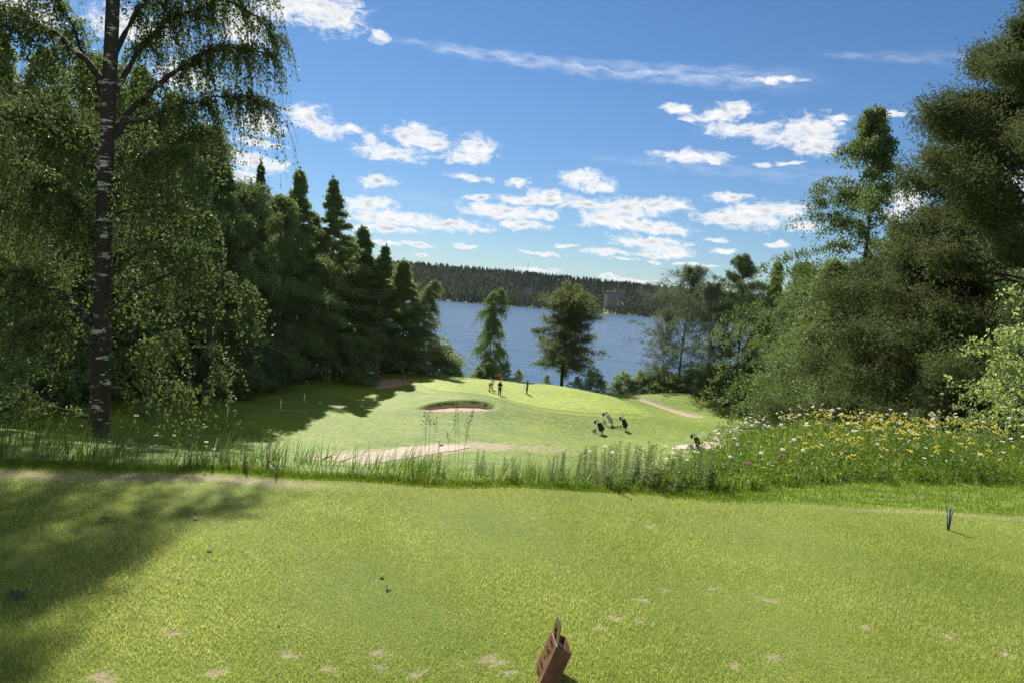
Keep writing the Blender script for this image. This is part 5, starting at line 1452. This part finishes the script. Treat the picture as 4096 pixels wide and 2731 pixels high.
# flowers: one mesh each, petals, centre and stem
M_petal = simple('white_petal', (.78, .78, .74), .7, .3, nscale=60, var=.06)
M_yolk = simple('yellow_centre', (.65, .42, .02), .7, .3)
M_yfl = simple('yellow_flower', (.76, .64, .06), .7, .3, nscale=80, var=.12)
M_pur = simple('purple_flower', (.42, .10, .30), .7, .3, nscale=80, var=.25)
def multi(name, pieces):
    V, Fs, mi, mats, n = [], [], [], [], 0
    for mb, mat in pieces:
        mats.append(mat); V += mb.v; Fs += [tuple(i + n for i in f) for f in mb.f]; mi += [len(mats) - 1] * len(mb.f); n += len(mb.v)
    me = bpy.data.meshes.new(name); me.from_pydata(V, [], Fs)
    for m_ in mats: me.materials.append(m_)
    me.polygons.foreach_set('material_index', mi); me.update(); return me
def daisy(seed, hgt, rad):
    g = np.random.default_rng(seed); st, pe, ce = MB(), MB(), MB()
    top = np.array([g.normal(0, .05), g.normal(0, .05), hgt]); st.tube([np.zeros(3), top * [.35, .35, .55], top], [.002, .0018, .0016], 4)
    nv = nrm(np.array([g.normal(0, .45), g.normal(-.10, .4), 1.0])); A = nrm(np.cross(nv, [0, 1, .1])); B = np.cross(nv, A)
    for k in range(15):
        a = k * 6.283 / 15; d = A * math.cos(a) + B * math.sin(a); s = -A * math.sin(a) + B * math.cos(a); r = rad * g.uniform(.85, 1.08)
        pe.add([top + d * rad * .25, top + d * r * .7 + s * rad * .20 + nv * rad * .06, top + d * r - nv * rad * .08, top + d * r * .7 - s * rad * .20 + nv * rad * .06], [(0, 1, 2, 3)])
    ce.ell(top + nv * rad * .08, (rad * .34, rad * .34, rad * .22), 8, 5)
    for k in range(3):
        t = g.uniform(.1, .6); a = g.uniform(0, 6.28); c = top * [t * t, t * t, t]; d = np.array([math.cos(a), math.sin(a), .6]) * .05; s = np.array([-math.sin(a), math.cos(a), 0]) * .006
        st.add([c, c + d * .5 + s, c + d, c + d * .5 - s], [(0, 1, 2, 3)])
    return multi('daisy', [(st, M_stem), (pe, M_petal), (ce, M_yolk)])
def yellow(seed, hgt):
    g = np.random.default_rng(seed); st, fl = MB(), MB(); top = np.array([g.normal(0, .04), g.normal(0, .04), hgt])
    st.tube([np.zeros(3), top * [.4, .4, .6], top * .9], [.0024, .002, .0014], 4)
    for k in range(int(g.integers(4, 8))):
        e = top + g.normal(0, .026, 3) * [1, 1, .5]; st.tube([top * .88, e], [.0012, .0009], 3, False); fl.ell(e, (.0105, .0105, .007), 8, 5)
    for k in range(8):
        t = g.uniform(.15, .85); a = g.uniform(0, 6.28); c = top * [t * t, t * t, t]; d = np.array([math.cos(a), math.sin(a), .5]) * .055; s = np.array([-math.sin(a), math.cos(a), 0]) * .008
        st.add([c, c + d * .5 + s, c + d, c + d * .5 - s], [(0, 1, 2, 3)])
    return multi('yellow_flower', [(st, M_stem), (fl, M_yfl)])
def purple(seed, hgt):
    g = np.random.default_rng(seed); st, fl = MB(), MB(); top = np.array([g.normal(0, .04), g.normal(0, .04), hgt]); st.tube([np.zeros(3), top], [.0022, .0014], 4)
    for k in range(5): fl.ell(top + g.normal(0, .014, 3), (.013, .013, .015), 7, 5)
    for k in range(6):
        t = g.uniform(.1, .8); a = g.uniform(0, 6.28); c = top * t; d = np.array([math.cos(a), math.sin(a), .6]) * .05; s = np.array([-math.sin(a), math.cos(a), 0]) * .007
        st.add([c, c + d * .5 + s, c + d, c + d * .5 - s], [(0, 1, 2, 3)])
    return multi('purple_flower', [(st, M_stem), (fl, M_pur)])
DM = [daisy(k, .50, .027) for k in range(6)]; YM = [yellow(20 + k, .50) for k in range(5)]; PM = [purple(40 + k, .45) for k in range(3)]
def flower(name, me, x, y, h, label, cat, group):
    o = link(name, me, None, (x, y, float(gz(x, y)))); s = h / .5; o.scale = (1 + (s - 1) * .4,) * 2 + (s,); o.rotation_euler = (0, 0, rng.uniform(0, 6.28)); tag(o, label, cat, group)
def pick(n, g, fn):
    out = []
    while len(out) < n:
        x, y = meadow_xy(400, g)
        for a, b in zip(x, y):
            if g.uniform() < fn(a, b): out.append((a, b))
            if len(out) >= n: break
    return out
gd = np.random.default_rng(88)
hm = lambda x, y, k: float(np.interp(y - float(y_mead(x)), [0, 1.2, 4], [.33, .50, .56]) * np.interp(x, [1, 4, 7, 11], [.85, .95, 1.1, 1.2])) * k
uu = lambda x, y: proj((x, y, float(gz(x, y)) + .4))[0]
for x, y in pick(295, gd, lambda x, y: (.9 if x < 4.6 else .45) * (.4 + .6 * (y > 7.4)) * float(np.interp(y, [10, 13], [1, .35]))):
    flower('daisy', DM[gd.integers(6)], x, y, hm(x, y, gd.uniform(.9, 1.22)), 'white oxeye daisy on a thin stem in the meadow right of the tee', 'flower', 'daisies in the meadow')
def yden(x, y):
    u = uu(x, y)
    return float(np.interp(u, [760, 800, 850, 920, 985, 1020], [.03, .22, .95, 1, .6, .2])) * (.5 + .5 * (y > 7.6)) * float(np.interp(y, [9.0, 11, 15], [1, .45, .12]))
for x, y in pick(250, gd, yden):
    flower('yellow_flower', YM[gd.integers(5)], x, y, hm(x, y, gd.uniform(.78, 1.06)), 'yellow flower head cluster in the meadow right of the tee', 'flower', 'yellow flowers in the meadow')
for x, y in pick(18, gd, lambda x, y: float(np.interp(uu(x, y), [700, 740, 800, 840, 960, 985, 1010], [.2, 1, .8, .05, .1, 1, .3]))):
    flower('purple_flower', PM[gd.integers(3)], x, y, hm(x, y, gd.uniform(.55, .95)), 'purple clover like flower in the meadow', 'flower', 'purple flowers in the meadow')
for k in range(22):
    u = gd.uniform(595, 705); y = gd.uniform(6.2, 7.2); x = XG(u, y)
    flower('daisy', DM[gd.integers(6)], x, y, gd.uniform(.24, .38), 'white oxeye daisy between the leafy weeds at the middle of the tee edge', 'flower', 'daisies among the weeds')
for (a, b, h) in [(310, 1010, .36), (345, 1055, .22), (375, 1042, .25), (295, 1085, .1), (325, 1092, .1), (350, 1092, .12), (455, 1065, .2), (405, 1060, .2), (245, 1080, .12), (270, 1082, .1), (430, 1075, .12), (500, 1078, .1), (480, 1060, .2)]:
    y = 5.62 + gd.uniform(0, .35); x = XG(a * .43537, y)
    flower('daisy', DM[gd.integers(6)], x, y, h, 'white daisy low in the tall grass right of the big birch trunk', 'flower', 'daisies in the tall grass')
# tall weed stalks between meadow and pine
for k in range(10):
    u = gd.uniform(900, 985); y = gd.uniform(9.5, 12.5); x = XG(u, y)
    put_weed(x, y, gd.uniform(.55, .85), int(gd.integers(4)), 'tall leafy stalk standing above the flowers in front of the pine', 'tall stalks behind the flowers')

# ------------------------------------------------------------------ things lying on the tee
M_dead = simple('dry_leaf', (.24, .17, .09), .8, .2, nscale=40, var=.4)
M_deadk = simple('dark_leaf', (.13, .10, .06), .8, .2, nscale=40, var=.4)
for (a, b, sz, mt, lab) in [(448, 1197, .05, M_dead, 'dry leaf on the grass at the shade edge, far left'), (482, 1268, .06, M_deadk, 'dark curled leaf in the tip of the birch shade'), (320, 1188, .05, M_dead, 'leaf lying in the shade near the brown strip'),
                            (875, 1329, .05, M_dead, 'pale leaf on the sunny grass at the middle left'), (640, 1437, .03, M_dead, 'small pale leaf scrap below the middle of the shade'), (1853, 1228, .03, M_deadk, 'tiny dark leaf on the grass left of the blue bristles'), (410, 1338, .04, M_dead, 'small leaf on the grass at the lower shade edge'), (185, 1156, .04, M_deadk, 'dark leaf in the shade at the left border')]:
    x, y = plane_hit(a * .43537, b * .43537); mb = MB(); nn = 7
    V = []; 
    for i in range(nn):
        t = i / (nn - 1); wv = .38 * math.sin(math.pi * t)**.8
        for s in (-1, 0, 1): V.append(((t - .5), s * wv, .12 * abs(s) * wv * 2 + .25 * (t - .5)**2))
    V = np.array(V) * sz * .72; mb.add(V, [(3 * i + j, 3 * i + 3 + j, 3 * i + 4 + j, 3 * i + 1 + j) for i in range(nn - 1) for j in (0, 1)])
    o = mb.build('fallen_leaf', mt); o.location = (x, y, .027); o.rotation_euler = (rng.normal(0, .2), rng.normal(0, .2), rng.uniform(0, 6)); tag(o, lab, 'leaf')
for (a, b, sz, lab) in [(32, 1380, .055, 'broad leafed weed rosette in the shade at the left border'), (890, 1357, .022, 'small weed rosette below the pale leaf at the middle left'), (240, 1070 + 130, .05, 'small weed rosette in the upper shade')]:
    x, y = plane_hit(a * .43537, b * .43537); V, Fs = [], []
    for k in range(9):
        t = k * 2.4; l = sz * rng.uniform(.7, 1.1); d = np.array([math.cos(t), math.sin(t), .35]); s = np.array([-math.sin(t), math.cos(t), 0]) * l * .25; n0 = len(V)
        V += [(0, 0, 0), tuple(d * l * .55 + s), tuple(d * l), tuple(d * l * .55 - s)]; Fs.append((n0, n0 + 1, n0 + 2, n0 + 3))
    o = link('weed_rosette', mesh_np('weed_rosette', np.array(V), [np.array(Fs)], [WL[1]]), None, (x, y, .022)); tag(o, lab, 'weed')

# blue bristle marker
M_blue = simple('blue_plastic', (.012, .070, .135), .45, .5, nscale=40, var=.2)
x, y = plane_hit(948.3, 532.6); o = empty('bristle_marker', (x, y, .01)); tag(o, 'tuft of thin blue plastic bristles stuck in the right side of the tee', 'tee marker')
for dx, dy, h in [(-.034, .01, .205), (-.012, -.01, .205), (-.008, .006, .205), (.012, .0, .198), (.022, .01, .170)]:
    MB().tube([(dx * .12, dy * .2, -.03), (dx * .5, dy * .6, h * .5), (dx, dy, h)], [.0042, .0032, .0022] if h < .2 or dx < -.02 else [.005, .0045, .0036], 6).build('bristle', M_blue, o)

# ------------------------------------------------------------------ rusty tee box
A0 = np.array([.20947, 2.95452, 0]); ax = np.array([.35204, .09719, .93092]); ex = np.array([.93278, .04580, -.35753]); dd = np.array([.07738, -.99421, .07454])
TW, TD, TL = .0703, .1627, .1689
mr, nt, out = newmat('rusty_steel')
tc = nt.nodes.new('ShaderNodeTexCoord')
fa = noise(nt, 18, 5, .6, tc.outputs['Object']); fb = noise(nt, 90, 4, .65, tc.outputs['Object']); fc = noise(nt, 26, 4, .6, tc.outputs['Object'], (1, 1, .22))
c = mixc(nt, smooth(nt, fa, .3, .7), (.085, .042, .026), (.17, .085, .050))
c = mixc(nt, mth(nt, 'MULTIPLY', smooth(nt, fc, .55, .75), .8), c, (.34, .145, .045))
c = mixc(nt, 1.0, c, mixc(nt, fb, (.7, .7, .7), (1.25, 1.25, 1.25)), 'MULTIPLY')
b_ = princ(nt, out, c, .62, .35, .25); bump(nt, b_, fb, .3, .002)
M_let = simple('cut_letter', (.012, .008, .006), .9, .1)
M_edge = simple('bare_edge', (.42, .30, .23), .5, .4, .3, nscale=60)
box = empty('tee_box', tuple(A0)); tag(box, 'rusty steel tee box with cut lettering leaning right at the bottom edge of the picture', 'tee marker')
def bx(o, e, d, a):     # corner + extents along the box's own axes
    o = np.array(o, float); V = [o + ex * e * i + dd * d * j + ax * a * k for i in (0, 1) for j in (0, 1) for k in (0, 1)]
    return V, [(0, 1, 3, 2), (4, 6, 7, 5), (0, 4, 5, 1), (2, 3, 7, 6), (0, 2, 6, 4), (1, 5, 7, 3)]
def loc_(e, d, a): return ex * e + dd * d + ax * a
T0 = .003
mb = MB(); mb.add(*bx(loc_(0, 0, -.07), T0, TD, TL + .07)); mb.build('front_plate', mr, box, False)
mb = MB(); mb.add(*bx(loc_(TW - T0, 0, -.07), T0, TD, TL + .07)); mb.add(*bx(loc_(T0, 0, -.07), TW - 2 * T0, T0, TL + .07)); mb.add(*bx(loc_(T0, TD - T0, -.07), TW - 2 * T0, T0, TL + .07))
mb.build('tube_wall', mr, box, False)
mb = MB(); mb.add(*bx(loc_(-.0012, -.0012, TL), .0036, TD + .0024, .0014)); mb.build('plate_edge', M_edge, box, False)
# arched emblem plaque behind the plate
OUT = [(.004, -.03), (.002, .0136), (.012, .036), (.041, .064), (.066, .086), (.0855, .097), (.112, .104), (.137, .101), (.155, .088), (.163, .06), (.161, .02), (.150, -.02), (.12, -.05)]
upv = np.array([.03, .02, .999]); upv /= np.linalg.norm(upv)
base = loc_(.0062, 0, TL); V = [base + dd * b + upv * a for b, a in OUT] + [base + dd * b + upv * a + np.array([.004, 0, 0]) for b, a in OUT]; k = len(OUT)
mb = MB(); mb.add(V, [tuple(range(k)), tuple(range(2 * k - 1, k - 1, -1))] + [(i, i + k, (i + 1) % k + k, (i + 1) % k) for i in range(k)])
M_plq = simple('emblem_plate', (.155, .105, .062), .55, .4, .3, nscale=40, var=.2)
pl = mb.build('emblem_plaque', M_plq, box, False)
mb = MB()
for (b, a, ln, an) in [(.062, .030, .030, .9), (.075, .034, .040, .95), (.090, .040, .046, 1.0), (.060, .012, .026, .9), (.078, .005, .040, .95), (.098, .008, .050, 1.0), (.084, .062, .016, .7), (.074, .058, .010, 1.2)]:
    c = base + dd * b + upv * a + np.array([-.0008, 0, 0]); d1 = dd * math.cos(an + .25) * .5 + upv * math.sin(an); mb.tube([c - d1 * ln * .45, c + d1 * ln * .45], [.0011, .0019], 6)
mb.build('emblem', M_let, pl)
mb = MB()
for (b, a) in [(.088, .070), (.082, .056), (.070, .022)]: mb.ell(base + dd * b + upv * a + np.array([-.0012, 0, 0]), (.0012, .0028, .0042), 8, 5)
mb.build('emblem_hole', simple('worn_metal', (.55, .48, .38), .5), pl)
mb = MB(); mb.add(*bx(loc_(.012, TD - .055, TL - .03), .0205, .052, .034)); mb.build('bracket', simple('grey_bracket', (.045, .045, .052), .35, .5, .5), box, False)
for txt, a, cap in [('Tawast', -.0205, .0205), ('Golf', -.056, .0235), ('&', -.088, .0185), ('Country', -.1205, .0165), ('Club', -.1525, .0235)]:
    cu = bpy.data.curves.new('lettering', 'FONT'); cu.body = txt; cu.size = cap * 1.42; cu.extrude = .0005; cu.align_x = 'CENTER'; cu.align_y = 'CENTER'; cu.space_character = 1.12
    t_ = bpy.data.objects.new('tmp', cu); COL.objects.link(t_); bpy.context.view_layer.update()
    me = bpy.data.meshes.new_from_object(t_.evaluated_get(bpy.context.evaluated_depsgraph_get())); bpy.data.objects.remove(t_)
    me.materials.clear(); me.materials.append(M_let); me.name = 'lettering'
    o = link('lettering', me, box)
    Mx = Matrix(((dd[0], ax[0], -ex[0]), (dd[1], ax[1], -ex[1]), (dd[2], ax[2], -ex[2]))).to_4x4()
    Mx.translation = Vector(loc_(-.0004, TD * .47, TL + a)); o.matrix_local = Mx

# ------------------------------------------------------------------ the air
hm_, nt, out = newmat('air')
pv = nt.nodes.new('ShaderNodeVolumePrincipled'); pv.inputs['Color'].default_value = (.72, .84, 1.0, 1); pv.inputs['Density'].default_value = .000022; pv.inputs['Anisotropy'].default_value = .3
nt.links.new(pv.outputs[0], out.inputs['Volume'])
mb = MB(); mb.box((0, 1700, 30), (9600, 4000, 130)); hz = mb.build('haze', hm_, None, False); tag(hz, kind='stuff')
